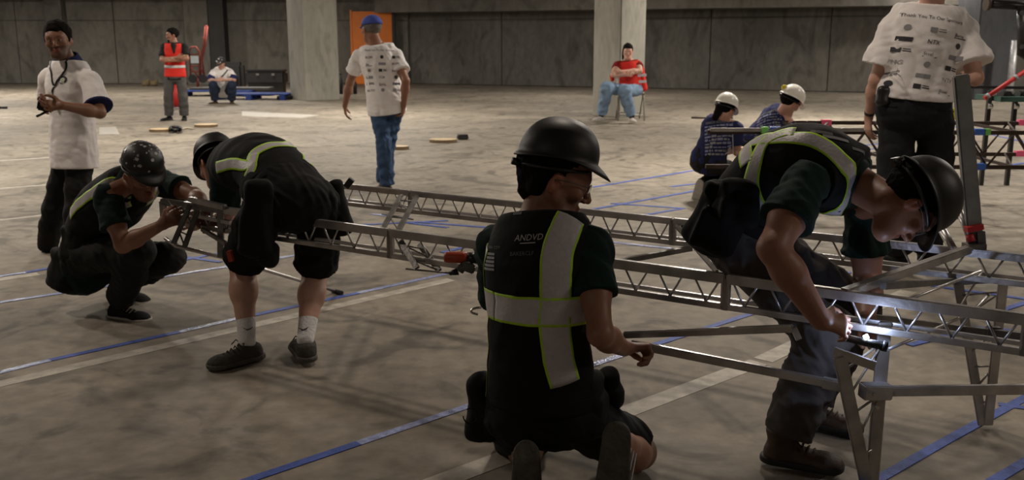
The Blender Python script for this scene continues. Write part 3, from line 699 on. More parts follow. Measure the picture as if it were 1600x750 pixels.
for a, b, m in [((-60, 597), (78, 563), M_TAPE_GLARE), ((78, 563), (280, 519), M_TAPE), ((280, 519), (372, 498), M_TAPE_GLARE), ((372, 498), (560, 458), M_TAPE), ((560, 458), (702, 427), M_TAPE_GLARE),
                ((370, 757), (560, 693), M_TAPE), ((560, 693), (735, 634), M_TAPE_GLARE), ((735, 634), (925, 571), M_TAPE_GLARE), ((925, 571), (985, 551), M_TAPE_GLARE), ((985, 551), (1185, 487), M_TAPE),
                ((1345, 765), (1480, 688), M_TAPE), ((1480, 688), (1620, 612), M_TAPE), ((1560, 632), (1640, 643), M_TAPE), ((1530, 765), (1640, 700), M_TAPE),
                ((-40, 479), (170, 447), M_TAPE_GLARE), ((170, 447), (470, 398), M_TAPE_GLARE), ((-40, 438), (40, 426), M_TAPE_GLARE), ((40, 426), (110, 414), M_TAPE), ((285, 407), (420, 381), M_TAPE), ((290, 402), (345, 410), M_TAPE),
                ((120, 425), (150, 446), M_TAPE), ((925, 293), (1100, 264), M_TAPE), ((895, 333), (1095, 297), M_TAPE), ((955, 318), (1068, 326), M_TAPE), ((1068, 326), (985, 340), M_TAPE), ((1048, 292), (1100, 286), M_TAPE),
                ((920, 375), (1050, 389), M_TAPE_GLARE), ((650, 347), (790, 358), M_TAPE), ((560, 352), (700, 345), M_TAPE), ((580, 335), (640, 341), M_TAPE_GLARE), ((690, 395), (790, 372), M_TAPE), ((640, 349), (700, 356), M_TAPE),
                ((1270, 420), (1330, 427), M_TAPE), ((1290, 445), (1340, 436), M_TAPE_GLARE), ((1455, 447), (1620, 470), M_TAPE), ((1560, 487), (1625, 466), M_TAPE), ((1515, 512), (1580, 517), M_TAPE), ((1420, 540), (1500, 520), M_TAPE),
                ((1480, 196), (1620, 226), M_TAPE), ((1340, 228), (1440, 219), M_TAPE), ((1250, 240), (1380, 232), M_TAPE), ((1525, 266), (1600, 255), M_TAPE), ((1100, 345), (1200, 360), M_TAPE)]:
    strip('floor_tape', a, b, BW if a[1] > 280 or m is M_TAPE_GLARE else .06, m, .0022)
def poly_floor(name, pts, m, z=.0014):
    bm = bmesh.new(); vs = [bm.verts.new(fl(*p) + Vector((0, 0, z))) for p in pts]; bm.faces.new(vs); bmesh.ops.recalc_face_normals(bm, faces=bm.faces)
    o = link(name, bm_mesh(bm), m, None, False); rel(o, floor); return o
poly_floor('painted_arrow', [(155, 199), (181, 198), (187, 210), (155, 210)], M_ARROW)
poly_floor('painted_arrow', [(378, 174), (500, 180), (470, 184), (415, 183), (378, 181)], M_ARROW)

# ------------------------------------------------------------------ the bridge under assembly
D_ = Vector((-.8414, .5404, 0)); N_ = Vector((.5404, .8414, 0))
bridge = root_at('truss_bridge', (1.2, 3.0, 0), 'long aluminium truss bridge under assembly running from the kneeling worker back left, on two legs', 'bridge')
def truss(P0, s0, s1, zt, zb, n, th=.036, back=.07, m=M_ALU, endpost=True):
    mod = empty('truss_module'); mod.location = (0, 0, 0); mod.parent = bridge
    A = P0 + D_ * s0; B = P0 + D_ * s1; Z = Vector((0, 0, 1))
    def sub(o): o.parent = mod; return o
    sub(bar('top_chord', A + Z * zt, B + Z * zt, .028, th, m, bridge, bev=.004)); sub(bar('bottom_chord', A + Z * zb, B + Z * zb, .022, .022, m, bridge, bev=.003))
    if back: sub(bar('rear_chord', A + N_ * back + Z * (zb + .006), B + N_ * back + Z * (zb + .006), .014, .014, m, bridge))
    if endpost:
        for P in (A, B): sub(bar('end_post', P + Z * (zb - .012), P + Z * (zt + .012) - Z * .01, .022, .026, m, bridge, up=D_, bev=.002))
    L_ = s1 - s0; p = L_ / n; r = .0042
    for i in range(n):
        a = A + D_ * p * (i + .12); b = A + D_ * p * (i + .5); c = A + D_ * p * (i + .88)
        sub(rod('web_rod', [a + Z * zt, b + Z * (zb + .008)], r, m, bridge, 6)); sub(rod('web_rod', [b + Z * (zb + .008), c + Z * zt], r, m, bridge, 6))
    return mod
PF = Vector((1.17, 3.02, 0)); PB = Vector((1.82, 3.54, 0)); DZ = CAM_H - 1.48
for a, b, n in ((-1.35, -.455, 7), (-.45, .49, 7), (.495, 2.02, 11), (2.025, 3.56, 11)): truss(PF, a, b, .662, .560, n)
for a, b, n in ((-.95, -.20, 6), (-.195, 1.30, 11), (1.305, 2.80, 12), (2.805, 4.35, 12)): truss(PB, a, b, .69, .592, n, th=.03)
def ladder(name, A1, A2, B1, B2, w, m=M_ALU, n=2, r=.0042, lab=None, diag=True):
    """two flat bars A1-A2, B1-B2 with rungs and diagonals between: one leg or cross frame"""
    mod = empty(name); mod.parent = bridge
    if lab: mod['label'] = lab
    for p, q in ((A1, A2), (B1, B2)): o = bar('flat_bar', p, q, w[0], w[1], m, bridge, up=(0, -1, .1), bev=.003); o.parent = mod
    for i in range(n):
        t = (i + .35) / n; u = (i + .95) / n; p = Vector(A1).lerp(Vector(A2), t); q = Vector(B1).lerp(Vector(B2), t); q2 = Vector(B1).lerp(Vector(B2), min(u, 1)); 
        o = rod('rung', [p, q], r, m, bridge, 6); o.parent = mod
        if diag: o = rod('brace', [p, q2], r, m, bridge, 6); o.parent = mod
    return mod
# near leg and far leg
fn_ = fl(1362, 757); ff_ = fl(1543, 668)
nt_ = Vector((fn_.x, fn_.y, .575)); ft_ = Vector((ff_.x, ff_.y, .60))
def at_z(px, py, z): return fl(px, py, z)
ladder('support_leg', nt_, fn_ + Vector((0, 0, .01)), at_z(1312, 556, .49), fn_ + Vector((-.02, 0, .01)), (.044, .014), n=3)
ladder('support_leg', ft_, ff_ + Vector((0, 0, .01)), at(1497, 442, 3.60), ff_ + Vector((-.02, 0, .01)), (.038, .012), n=4)
bar('cross_plate', at_z(1303, 549, .50), at_z(1368, 572, .47), .012, .030, M_ALU, bridge)
bar('cross_plate', at(1492, 441, 3.62), at(1550, 437, 3.56), .03, .02, M_ALUD, bridge)
# small sloping cross frames at the module joints
zt = .66
def P_f(s, z): return PF + D_ * s + Vector((0, 0, z))
def P_b(s, z): return PB + D_ * s + Vector((0, 0, z))
def frame_at(a, b, c, d_, Y1, Y2, w=(.026, .012), n=2): ladder('cross_frame', at(*a, Y1), at(*b, Y2), at(*c, Y1), at(*d_, Y2), w, M_ALUD, n)
frame_at((626, 376), (652, 420), (655, 381), (687, 424), 4.10, 3.95)
frame_at((627, 305), (598, 358), (652, 306), (622, 361), 5.02, 4.20)
frame_at((297, 320), (271, 381), (309, 329), (288, 387), 4.72, 4.60)
frame_at((1056, 352), (1120, 425), (1066, 352), (1140, 432), 4.22, 3.75, (.02, .012))
rod('tie_rod', [at(634, 420, 3.98), at(715, 428, 3.9)], .004, M_ALUD, bridge); rod('tie_rod', [at(596, 334, 4.95), at(646, 343, 4.9)], .004, M_ALUD, bridge)
bar('diagonal_bar', at(960, 410, 4.0), at(1080, 388, 4.2), .02, .022, M_ALUD, bridge)
bar('diagonal_bar', at(1318, 458, 3.06), at(1524, 386, 3.62), .034, .030, M_ALU, bridge, bev=.004)
bar('diagonal_bar', at(1380, 447, 3.1), at(1490, 439, 3.6), .02, .022, M_ALUD, bridge)
rod('tie_rod', [at(1422, 467, 3.0), at(1532, 424, 3.58)], .006, M_ALU, bridge); rod('tie_rod', [at(1388, 546, 3.0), at(1440, 524, 3.1), at(1518, 488, 3.4), at(1546, 460, 3.56)], .0055, M_ALU, bridge)
rod('tie_rod', [at(1535, 424, 3.6), at(1500, 480, 3.5)], .004, M_ALU, bridge)
bar('diagonal_bar', at(1360, 496, 3.3), at(1500, 514, 3.5), .022, .026, M_ALUD, bridge); bar('diagonal_bar', at(1500, 514, 3.5), at(1615, 527, 3.3), .022, .026, M_ALUD, bridge)
bar('joint_bracket', at(1541, 521, 3.42), at(1562, 522, 3.42), .03, .055, M_ALUD, bridge, bev=.003)
bar('cross_tube', at_z(1385, 611, .345), at_z(1385, 611, .345) + Vector((1.6, .06, 0)), .022, .034, M_ALU, bridge, bev=.004)
bar('joint_bracket', at_z(1346, 611, .35), at_z(1390, 611, .345), .05, .050, M_ALU, bridge, bev=.004)
for q, w_ in (((1360, 611), .006), ((1362, 590), .006), ((1364, 630), .006)):
    c = at_z(*q, .35); rod('bolt', [c + Vector((0, -.03, 0)), c + Vector((0, -.042, 0))], w_, M_CHROME, bridge)
rod('lower_rail', [at(258, 372, 4.78), at(274, 384, 4.75), at(355, 404, 4.95), at(451, 433, 5.22), fl(525, 455, .012)], .010, M_ALU, bridge)
rod('rubber_tip', [fl(520, 454, .012), fl(534, 458, .012)], .014, M_SOLE, bridge)
# left end frame held by the crouching worker
bar('end_bar', at(296, 311, 4.74), at(352, 324, 4.66), .03, .026, M_ALU, bridge, bev=.003); bar('end_bar', at(308, 337, 4.74), at(360, 348, 4.66), .022, .018, M_ALU, bridge)
bar('end_post', at(345, 322, 4.68), at(345, 402, 4.68), .03, .02, M_ALUD, bridge, up=(0, 1, 0)); bar('diagonal_bar', at(316, 358, 4.74), at(352, 380, 4.6), .018, .018, M_ALUD, bridge)
for a, b in (((252, 318), (296, 330)), ((262, 314), (285, 345)), ((285, 345), (300, 318)), ((330, 320), (330, 340))): rod('web_rod', [at(*a, 4.78), at(*b, 4.76)], .005, M_ALU, bridge, 6)
# upright post with red tape standing on the rear truss
bar('upright_post', at(1524, 388, 3.62), at(1501, 117, 3.62), .058, .028, mat('galvanised_post', (.26, .265, .25), .5, .5, .2, 12), bridge, up=(0, -1, 0), bev=.005)
for y_, h_ in ((352, 8),): bar('red_tape_band', at(1521, y_, 3.60), at(1522, y_ + h_, 3.60), .062, .034, M_REDT, bridge, up=(0, -1, 0))
bar('post_foot', at(1508, 387, 3.6), at(1536, 385, 3.6), .06, .03, M_ALUD, bridge); bar('post_foot', at(1532, 362, 3.6), at(1534, 388, 3.6), .014, .03, M_ALUD, bridge)
rod('strut', [at(1499, 330, 3.66), at(1518, 378, 3.6)], .013, M_ALU, bridge, 12); rod('strut', [at(1468, 352, 3.7), at(1494, 398, 3.6)], .016, M_ALU, bridge, 12)
rod('red_tape_band', [at(1514, 367, 3.60), at(1518, 377, 3.595)], .015, M_REDT, bridge, 12)
rod('grip_band', [at(1533, 560 - 74, 3.5), at(1535, 489, 3.5)], .006, M_GRNT, bridge)
# long loose rails in the kneeling worker's hands
t = root_at('alloy_rail', at(1015, 545, 3.2), 'lower long aluminium bar in the kneeling worker\'s fist, running right to the near leg', 'bar', 'loose bars between the two nearest workers')
bar('tube', at(985, 537, 3.26), at_z(1322, 604, .36), .020, .030, M_ALU, t, bev=.004); bar('end_clamp', at_z(1284, 597, .365), at_z(1330, 606, .355), .03, .036, M_ALU, t, bev=.004)
t = root_at('alloy_rail', at(990, 521, 3.3), 'upper long aluminium bar beyond the kneeling worker\'s fist, ending at the stooping worker\'s shin', 'bar', 'loose bars between the two nearest workers')
bar('tube', at(975, 523, 3.34), at(1240, 513, 3.02), .020, .026, M_ALU, t, bev=.004); bar('end_hook', at(1240, 512, 3.02), at(1248, 530, 3.02), .012, .02, M_ALU, t)

# ------------------------------------------------------------------ second bridge far right
b2 = root_at('truss_bridge', (3.5, 8.4, 0), 'brown steel box truss marked with pink, blue and green tape, far right', 'bridge')
zt2, zb2, yn, yf = .74, .45, 8.05, 9.0
def R2(px, y_, z):  # x from the pixel column at that depth
    d = ray(px, 200); return Vector((d.x / d.y * y_, y_, z))
X0, X1 = R2(1105, yn, 0).x, R2(1800, yn, 0).x
for nm, y_, z in (('top_chord', yn, zt2), ('top_chord', yf, zt2), ('bottom_chord', yn, zb2), ('bottom_chord', yf, zb2)):
    bar(nm, (X0 + (.0 if y_ < 8.5 else .9), y_, z), (X1, y_, z - .01), .03, .034, M_RUST if not (y_ < 8.5 and z > .6) else M_RUST, b2)
bar('splice_bar', R2(1110, yn - .03, zt2 + .02), R2(1350, yn - .03, zt2 + .02), .02, .03, M_ALU, b2)
p = .42; k = 0; x = X0 + .9
while x < X1:
    for y_ in (yn, yf): rod('web_rod', [(x, y_, zt2), (x + p / 2, y_, zb2)], .010, M_RUST, b2, 6); rod('web_rod', [(x + p / 2, y_, zb2), (x + p, y_, zt2)], .010, M_RUST, b2, 6)
    if k % 2 == 0: rod('cross_rod', [(x, yn, zt2), (x + p, yf, zt2)], .009, M_RUST, b2, 6); rod('cross_rod', [(x, yn, zb2), (x + p, yf, zb2)], .009, M_RUST, b2, 6); bar('cross_beam', (x, yn, zt2), (x, yf, zt2), .02, .025, M_RUST, b2); bar('cross_beam', (x, yn, zb2), (x, yf, zb2), .02, .025, M_RUST, b2)
    x += p; k += 1
for px_ in (1175, 1345, 1512, 1700):
    for y_ in (yn, yf): q = R2(px_, y_, 0); bar('support_leg', q + Vector((0, 0, zb2)), q, .03, .03, M_RUST, b2, up=(0, 1, 0))
for px_, y_, z, m_ in ((1290, yf, zt2, M_PINK), (1597, yf, zt2, M_PINK), (1598, yf, zb2, M_PINK), (1530, yn, zt2, M_BLUET), (1542, yn, zt2, M_GRNT), (1536, yn, zb2, M_BLUET), (1212, yn - .04, zt2 + .02, M_BLUET), (1195, yn - .04, zt2 + .02, M_GRNT), (1265, yn - .04, zt2 + .02, M_GRNT)):
    q = R2(px_, y_, z); w_ = .045 if m_ is not M_GRNT else .025; bar('marker_tape', q - Vector((w_, 0, 0)), q + Vector((w_, 0, 0)), .05, .052, m_, b2)
q = at(1489, 178, 8.0); block('clamp', q, (.09, .05, .09), M_YEL, b2, bev=.01)
# ladder-like trays of the same bridge: thin post row on top
t = root_at('equipment_stand', R2(1570, 10.2, 0), 'black metal stand carrying a dark green tray beside the far right truss', 'stand')
for px_ in (1547, 1588, 1640): a = at(px_, 142, 10.0); bar('leg', a, Vector((a.x, a.y, 0)), .04, .04, M_PVC, t, up=(0, 1, 0)); rod('clamp', [at(px_ - 3, 166, 9.97), at(px_ + 3, 166, 9.97)], .03, M_CHROME, t)
bar('tray', at(1543, 153, 10.1), at(1660, 153, 10.1), .55, .05, mat('dark_green_tray', (.02, .06, .045), .6), t); bar('rail', at(1515, 136, 10.1), at(1660, 138, 10.1), .03, .03, M_PVC, t)
for i in range(5): block('bolt_box', at(1560 + i * 13, 147, 10.0), (.07, .1, .06), M_CASE if i % 2 else M_TOOLG, t, bev=.01)
t = root_at('warning_pole', at(1570, 130, 9.7), 'red slanting pole with white bands above the green tray at the right edge', 'pole')
rod('shaft', [at(1538, 154, 9.7), at(1625, 96, 9.7)], .022, M_REDP if 0 else M_REDT, t, 10)
for x_, y_ in ((1543, 150), (1587, 121)): rod('white_band', [at(x_ - 2, y_ + 1.3, 9.7), at(x_ + 2, y_ - 1.3, 9.7)], .028, M_PRINTL, t, 10)
t = root_at('pipe_frame', at(1600, 60, 6.6), 'black plastic pipe elbow frame with bolts at the top right corner', 'pipe')
rod('pipe', [at(1543, 6, 6.6), at(1590, 9, 6.6), at(1640, 10, 6.6)], .030, M_PVC, t, 16); rod('flange', [at(1540, 6, 6.6), at(1545, 6, 6.6)], .046, mat('brown_flange', (.10, .07, .05), .6), t, 16)
rod('pipe', [at(1603, 8, 6.55), at(1603, 50, 6.55), at(1602, 80, 6.55), at(1622, 92, 6.55)], .055, M_PVC, t, 16)
for y_ in (20, 38, 73): rod('bolt', [at(1597, y_, 6.45), at(1597, y_, 6.42)], .016, M_CHROME, t, 10)
rod('support', [at(1622, 92, 6.55), at(1665, 95, 6.55), Vector((at(1665, 95, 6.55).x, 6.55, 0))], .03, M_PVC, t, 12)
t = root_at('galvanised_pipe', fl(1576, 157), 'pale grey pipe running up beside the dark column at right edge', 'pipe')
q = fl(1576, 158); rod('tube', [q, Vector((q.x, q.y, at(1576, 63, q.y).z))], .085, M_WPIPE, t, 14)
t = root_at('alloy_rail', fl(1105, 184.5), 'thin dark bar lying on the floor left of the kneeling volunteers', 'bar')
bar('tube', fl(1080, 184, .02), fl(1145, 184.5, .02), .04, .03, M_RUST, t)
# ================================================================== E kneeling worker, centre
X = Vector
def put(o, s, parent=None):
    rel(o, s.root); o.parent = parent or s.root; return o
e = Person('person', 'worker kneeling in the centre, back turned, in black hard hat and reflective vest', (.12, 3.0, 0), .0052, M_SKIN, 1.0)
e.pose(pel=at(846, 634, 3.02), neck=at(846, 336, 3.06), mid=at(842, 480, 2.98), hipA=at(800, 650, 3.05), hipB=at(896, 652, 2.98), shA=at(774, 384, 3.20), shB=at(922, 388, 2.97),
       head=at(866, 281, 3.08), hf=X((.93, .04, -.34)), hu=X((.34, .08, .94)))
j = e.j; j['elB'] = J(j['shB'], 938, 522, .29, -1); j['wrB'] = J(j['elB'], 974, 544, .25, 1); j['elA'] = at(778, 474, 3.42); j['wrA'] = at(762, 425, 3.46)
j['knB'] = at(998, 706, 3.15); j['anB'] = at(962, 684, 2.84); j['toeB'] = X((-.06, .02, -1)); j['fupB'] = X((.1, 1, 0))
j['knA'] = at(820, 690, 3.40); j['anA'] = at(822, 728, 2.92); j['toeA'] = X((0, -.35, -.9)); j['fupA'] = X((0, .9, -.3)); j['calfB'] = X((.0, 0, -.02))
e.hs = 1.12
e.hand('B', X((.93, .36, -.05)), X((.1, -.3, -.95)), X((-.2, .9, .1)), (.9, 1.1, .8)); e.hand('A', X((.1, .9, .3)), X((.9, -.1, 0)), X((0, .2, 1)), (.8, 1.0, .8))
e.legk = 1.0
e.finish_body()
def tone_e(c, l, f, u):
    st = (f > .02) & (u < -.03) & (u > -.13) & (np.abs(l) < .07); c[st, :3] *= .78
e.make_body(tone_e); e.tee('green_t_shirt', M_GREEN, off=.006, sleeve=.56, sleeveA=.9, nh=-.012, ext=.0, wr=.006)
v = e.vest('safety_vest', M_BLACK, off=.020, cut=.72, lo=.02, ext=.03, arm=.072)
e.legs('shorts', M_BLACK2, off=.02, frac=.86, kr=.102, wr=.006)
e.hair(front=.045, low=-.03, off=.006, nape=True); e.hardhat(tilt=.10, size=.89, vz=.012, label='plain black hard hat'); e.glasses()
e.shoe('B', M_SHOEG, M_SOLEG, L=.3); e.shoe('A', M_SHOEG, M_SOLEG)
rb = lambda *a, **k: e.ribbon('safety_vest', *a, parent=v, **k)
rb([(893, 338), (882, 362), (871, 395), (869, 440), (867, 500), (873, 560), (884, 601)], w=.105)
rb([(762, 385), (757, 430), (757, 470), (758, 520), (758, 570), (756, 612)], w=.075)
rg_ = e.ring('safety_vest', e.px('safety_vest', 840, 491)[0] + X((0, .1, 0)), (j['neck'] - j['pel']).normalized(), 30)
rb(rg_, w=.094)
o0 = e.px('safety_vest', 800, 385)[0]; rt = X((.97, -.22, .12)); upv = X((0, .1, 1))
def dec(x, y, shapes, name, m, s_=e, vn='safety_vest', par=None, rt_=rt, up_=upv): s_.decal(vn, s_.px(vn, x, y)[0], rt_, up_, shapes, name, m, par or s_.root)
dec(804, 377, text_polys('ANDVD', .0265, ital=.25) + rectp(.02, -.009, .05, .003), 'printed_logo', M_PRINTW, par=v)
dec(757, 386, text_polys('/ PARK CITY', .0125), 'printed_logo', M_PRINTG, par=v); dec(797, 400, text_polys('BAKERCLF', .0175), 'printed_logo', M_PRINTG, par=v)
sh_ = []
for r_ in range(5): sh_ += rectp(0, -r_ * .0115, .050, .0075, 3)
dec(757, 396, sh_, 'printed_logo', M_PRINTL, par=v); dec(802, 336, rectp(0, 0, .032, .008), 'printed_logo', M_PRINTG, par=v)
for q_ in range(4): dec(775 + (q_ % 2) * 42, 425 + 16 * q_, rectp(0, 0, .045, .004), 'printed_logo', M_PRINTG, par=v) if q_ < 0 else None
U = X((0, 0, 1)); fwd = X((.42, .9, 0)); lat = X((.9, -.42, 0))
belt = Sdf(.006, .01); a_ = j['pel'] + X((0, 0, .045)); belt.loft(a_ - U * .03, a_ + U * .03, lat, .196, .15, .192, .146, clip=[(a_ + U * .028, U), (a_ - U * .028, -U)]); e.mk(belt, 'tool_belt', M_BLACK)
pouch(e, at(925, 628, 2.98), (fwd, lat, U), (.075, .035, .085)); pouch(e, at(752, 640, 3.1), (fwd, lat, U), (.075, .045, .11)); 
pouch(e, at(945, 612, 3.10), (fwd, lat, X((.15, 0, 1))), (.07, .045, .06), m=M_BLACK)
put(rod('key_ring', [at(735 + 14 * math.cos(t_) * -.8, 650 + 12 * math.sin(t_), 3.0) for t_ in [i * .35 for i in range(16)]], .0022, M_BLACK), e)
for i in range(3): put(bar('shoe_stripe', at(987 + i * 4 - 1, 700 + i * 4, 2.835), at(975 + i * 5, 752 + i * 2, 2.80), .004, .004, M_SOCK), e)
put(rod('spring_hook', [at(762, 486, 3.02) + X((-.02 - .035 * math.sin(t_ * .35), 0, .012 * math.cos(t_ * .35))) for t_ in range(9)], .004, M_CHROME), e)

# ================================================================== F stooping worker, right
f = Person('person', 'worker stooping over the near bridge leg at right, face down, in black hard hat', (.9, 3.35, 0), .0052, M_SKIN, 1.0, 1.04)
f.pose(pel=at(1160, 345, 3.42), mid=at(1232, 260, 3.34), neck=at(1338, 285, 3.22), hipA=at(1158, 395, 3.36), hipB=at(1205, 385, 3.56), shA=at(1258, 285, 3.10), shB=at(1350, 325, 3.42),
       head=at(1416, 318, 3.04), hf=X((.28, -.10, -.95)), hu=X((.94, .02, .28)))
f.armk = 1.22; j = f.j; j['elA'] = J(j['shA'], 1208, 388, .28, -1); j['wrA'] = J(j['elA'], 1282, 500, .28, 1); j['elB'] = J(j['shB'], 1356, 440, .28, 1); j['wrB'] = J(j['elB'], 1352, 495, .22, -1)
j['anA'] = at(1228, 686, 3.18); j['anB'] = at(1268, 628, 3.54)
j['knA'] = ik(j['hipA'], j['anA'], .40, .40, (1, -.3, 0)); j['knB'] = ik(j['hipB'], j['anB'], .40, .40, (1, -.1, 0))
j['toeA'] = X((.93, -.36, 0)); j['toeB'] = X((.80, -.5, 0))
f.hand('A', X((.86, .10, -.22)), X((-.1, .75, -.62)), X((.2, .3, .9)), (.45, .7, .6), tcurl=.3); f.hand('B', X((.35, -.5, -.8)), X((-.3, -.8, .3)), X((-.9, 0, 0)), (.6, .8, .5))
f.finish_body(); f.make_body()
f.tee('green_t_shirt', M_GREEN, off=.004, sleeve=.60, srad=.090, ext=.05, wr=.007, hem=.06)
v = f.vest('safety_vest', M_BLACK, off=.022, cut=.78, lo=-.04, ext=.0, arm=.080)
f.legs('work_trousers', M_GREYP, off=.022, frac=1.95, kr=.090, ar=.080, wr=.008)
f.hair(front=.04, low=-.05); f.hardhat(size=.97, label='scuffed black hard hat'); f.glasses()
f.shoe('A', M_BOOT, M_SOLE, laces=M_LACE if 0 else M_BOOT, collar=.054, chunky=1.12); f.shoe('B', M_BOOT, M_SOLE, laces=M_BOOT, collar=.054, chunky=1.12)
rb = lambda *a, **k: f.ribbon('safety_vest', *a, parent=v, **k)
rb([(1140, 243), (1170, 226), (1205, 216), (1245, 215), (1285, 226), (1315, 252), (1330, 282), (1318, 318), (1290, 350), (1262, 366)], w=.062)
rb([(1243, 206), (1215, 211), (1195, 222), (1182, 250), (1174, 285), (1182, 318), (1195, 328)], w=.055)
for x_, y_, w_, m_ in ((1283, 209, .07, M_PRINTG), (1300, 217, .09, M_PRINTL), (1345, 238, .05, M_PRINTG)):
    f.decal('safety_vest', f.px('safety_vest', x_, y_)[0], X((.9, .1, -.25)), X((.0, .6, .8)), rectp(-.03, 0, w_, .014, 5), 'printed_logo', m_, v)
U = X((0, 0, 1)); pouch(f, at(1118, 345, 3.24), (X((.8, -.3, -.3)), X((.2, -1, 0)), X((.35, 0, 1))), (.10, .05, .12), m=M_BLACK); pouch(f, at(1150, 320, 3.18), (X((1, -.2, -.1)), X((.2, -1, 0)), X((.2, 0, 1))), (.085, .035, .07), m=M_BLACK)
a_ = j['pel'] + (j['mid'] - j['pel']) * .2; T_ = (j['mid'] - j['pel']).normalized(); belt = Sdf(.006, .01); belt.loft(a_ - T_ * .03, a_ + T_ * .03, f.sp[0][1], .20, .145, .20, .145, clip=[(a_ + T_ * .026, T_), (a_ - T_ * .026, -T_)]); f.mk(belt, 'tool_belt', M_BLACK)
put(rod('hi_vis_tab', [at(1106, 321, 3.2), at(1122, 333, 3.18)], .003, M_LIME if 0 else M_PRINTL), f)
# torch lamp in his hand
t = root_at('torch', at(1360, 535, 2.97), 'black pocket torch held in stooping worker\'s right hand, lighting the bridge leg', 'torch')
rod('torch_body', [at(1318, 527, 2.98), at(1352, 535, 2.955), at(1382, 541, 2.94)], [.012, .013, .015], M_PVC, t, 14); rod('torch_head', [at(1378, 540, 2.942), at(1386, 542, 2.938)], .0175, M_PVC, t, 14)
rod('lamp_lens', [at(1350, 530, 2.95) + X((0, 0, .004)), at(1356, 530.5, 2.95) + X((0, 0, .012))], .008, mat('torch_lens', (.8, .85, 1), .2, emis=((.75, .85, 1), 14)), t, 10)
ld = bpy.data.lights.new('torch_light', 'POINT'); ld.energy = 1.5; ld.color = (.55, .68, 1); ld.shadow_soft_size = .01; lo_ = bpy.data.objects.new('torch_light', ld); COL.objects.link(lo_); lo_.location = at(1364, 514, 2.955)

# ================================================================== B crouching worker, left
b = Person('person', 'worker crouching at left beside the bridge end, in speckled black hard hat and green tee', (-2.1, 5.1, 0), .0065, M_SKIN, 1.0, 1.05)
b.pose(pel=at(140, 398, 5.25), mid=at(158, 340, 5.2), neck=at(208, 285, 5.02), hipA=at(132, 402, 5.12), hipB=at(165, 400, 5.38), shA=at(168, 308, 4.86), shB=at(252, 286, 5.22),
       head=at(222, 272, 4.90), hf=X((.62, -.62, -.42)), hu=X((.22, -.22, .93)))
j = b.j; j['elA'] = J(j['shA'], 192, 383, .27, -1); j['wrA'] = at(252, 352, 4.70); j['elB'] = J(j['shB'], 303, 304, .28, -1); j['wrB'] = at(322, 328, 4.84)
j['anA'] = at(186, 474, 5.08); j['anB'] = at(190, 440, 5.45); j['knA'] = ik(j['hipA'], j['anA'], .42, .40, (1, -.55, .5)); j['knB'] = at(262, 402, 5.12)
j['toeA'] = X((.93, -.36, 0)); j['toeB'] = X((.9, -.2, -.25))
b.hand('A', X((.85, .1, .45)), X((.2, .9, 0)), X((0, 0, 1)), (.5, .7, .5)); b.hand('B', X((.2, -.3, -.9)), X((.4, -.8, 0)), X((-1, 0, 0)), (.4, .6, .4))
b.finish_body()
def tone_b(c, l, f_, u):
    st = (f_ > .03) & (u < -.03) & (u > -.13) & (np.abs(l) < .06); c[st, :3] *= .7
b.make_body(tone_b); b.tee('green_t_shirt', M_GREEN, off=.012, sleeve=.62, srad=.082, ext=.10, wr=.006)
v = b.vest('safety_vest', M_BLACK, off=.026, cut=.62, lo=.0, ext=.0)
b.legs('work_trousers', M_BLACK2 if 0 else mat('charcoal_canvas', (.018, .018, .018), .85, 0, .15, 9, .5, 14, .3), off=.02, frac=1.93, kr=.082, ar=.07, wr=.007)
b.hair(low=-.05); hh = b.hardhat(label='glossy black hard hat with silver speckles')
bv_ = []
rg = random.Random(4)
bm = bmesh.new(); hv = [vv.co.copy() + b.root.location for vv in hh.data.vertices]; hc = b.hp(0, -.012, .06)
for i in range(60):
    q = hv[rg.randrange(60, 900)]; n_ = (q - hc).normalized(); x_, y_, z_ = frame(n_); r_ = rg.uniform(.003, .011); q = q + n_ * .001
    vs = [bm.verts.new(q + (x_ * math.cos(a) * r_ * rg.uniform(.5, 1.2) + y_ * math.sin(a) * r_ * rg.uniform(.5, 1.2))) for a in [k_ * 1.05 for k_ in range(6)]]; bm.faces.new(vs)
put(link('speckles', bm_mesh(bm), mat('silver_speckle', (.42, .41, .40), .4), None, False), b, hh)
b.glasses(); b.shoe('A', M_BLACK2, M_SOLEW, laces=M_LACE); b.shoe('B', M_BLACK2, M_SOLEW)
rb = lambda *a, **k: b.ribbon('safety_vest', *a, parent=v, **k)
rb([(110, 335), (135, 308), (158, 292), (180, 285), (192, 300), (196, 325)], w=.062, border=.010); rb([(243, 290), (244, 305), (240, 322)], w=.06)
U = X((0, 0, 1)); pouch(b, at(97, 425, 5.15), (X((.8, -.5, 0)), X((.5, .8, 0)), X((.15, 0, 1))), (.115, .05, .11)); pouch(b, at(115, 385, 5.1), (X((.8, -.5, 0)), X((.5, .8, 0)), X((.15, 0, 1))), (.11, .05, .09))

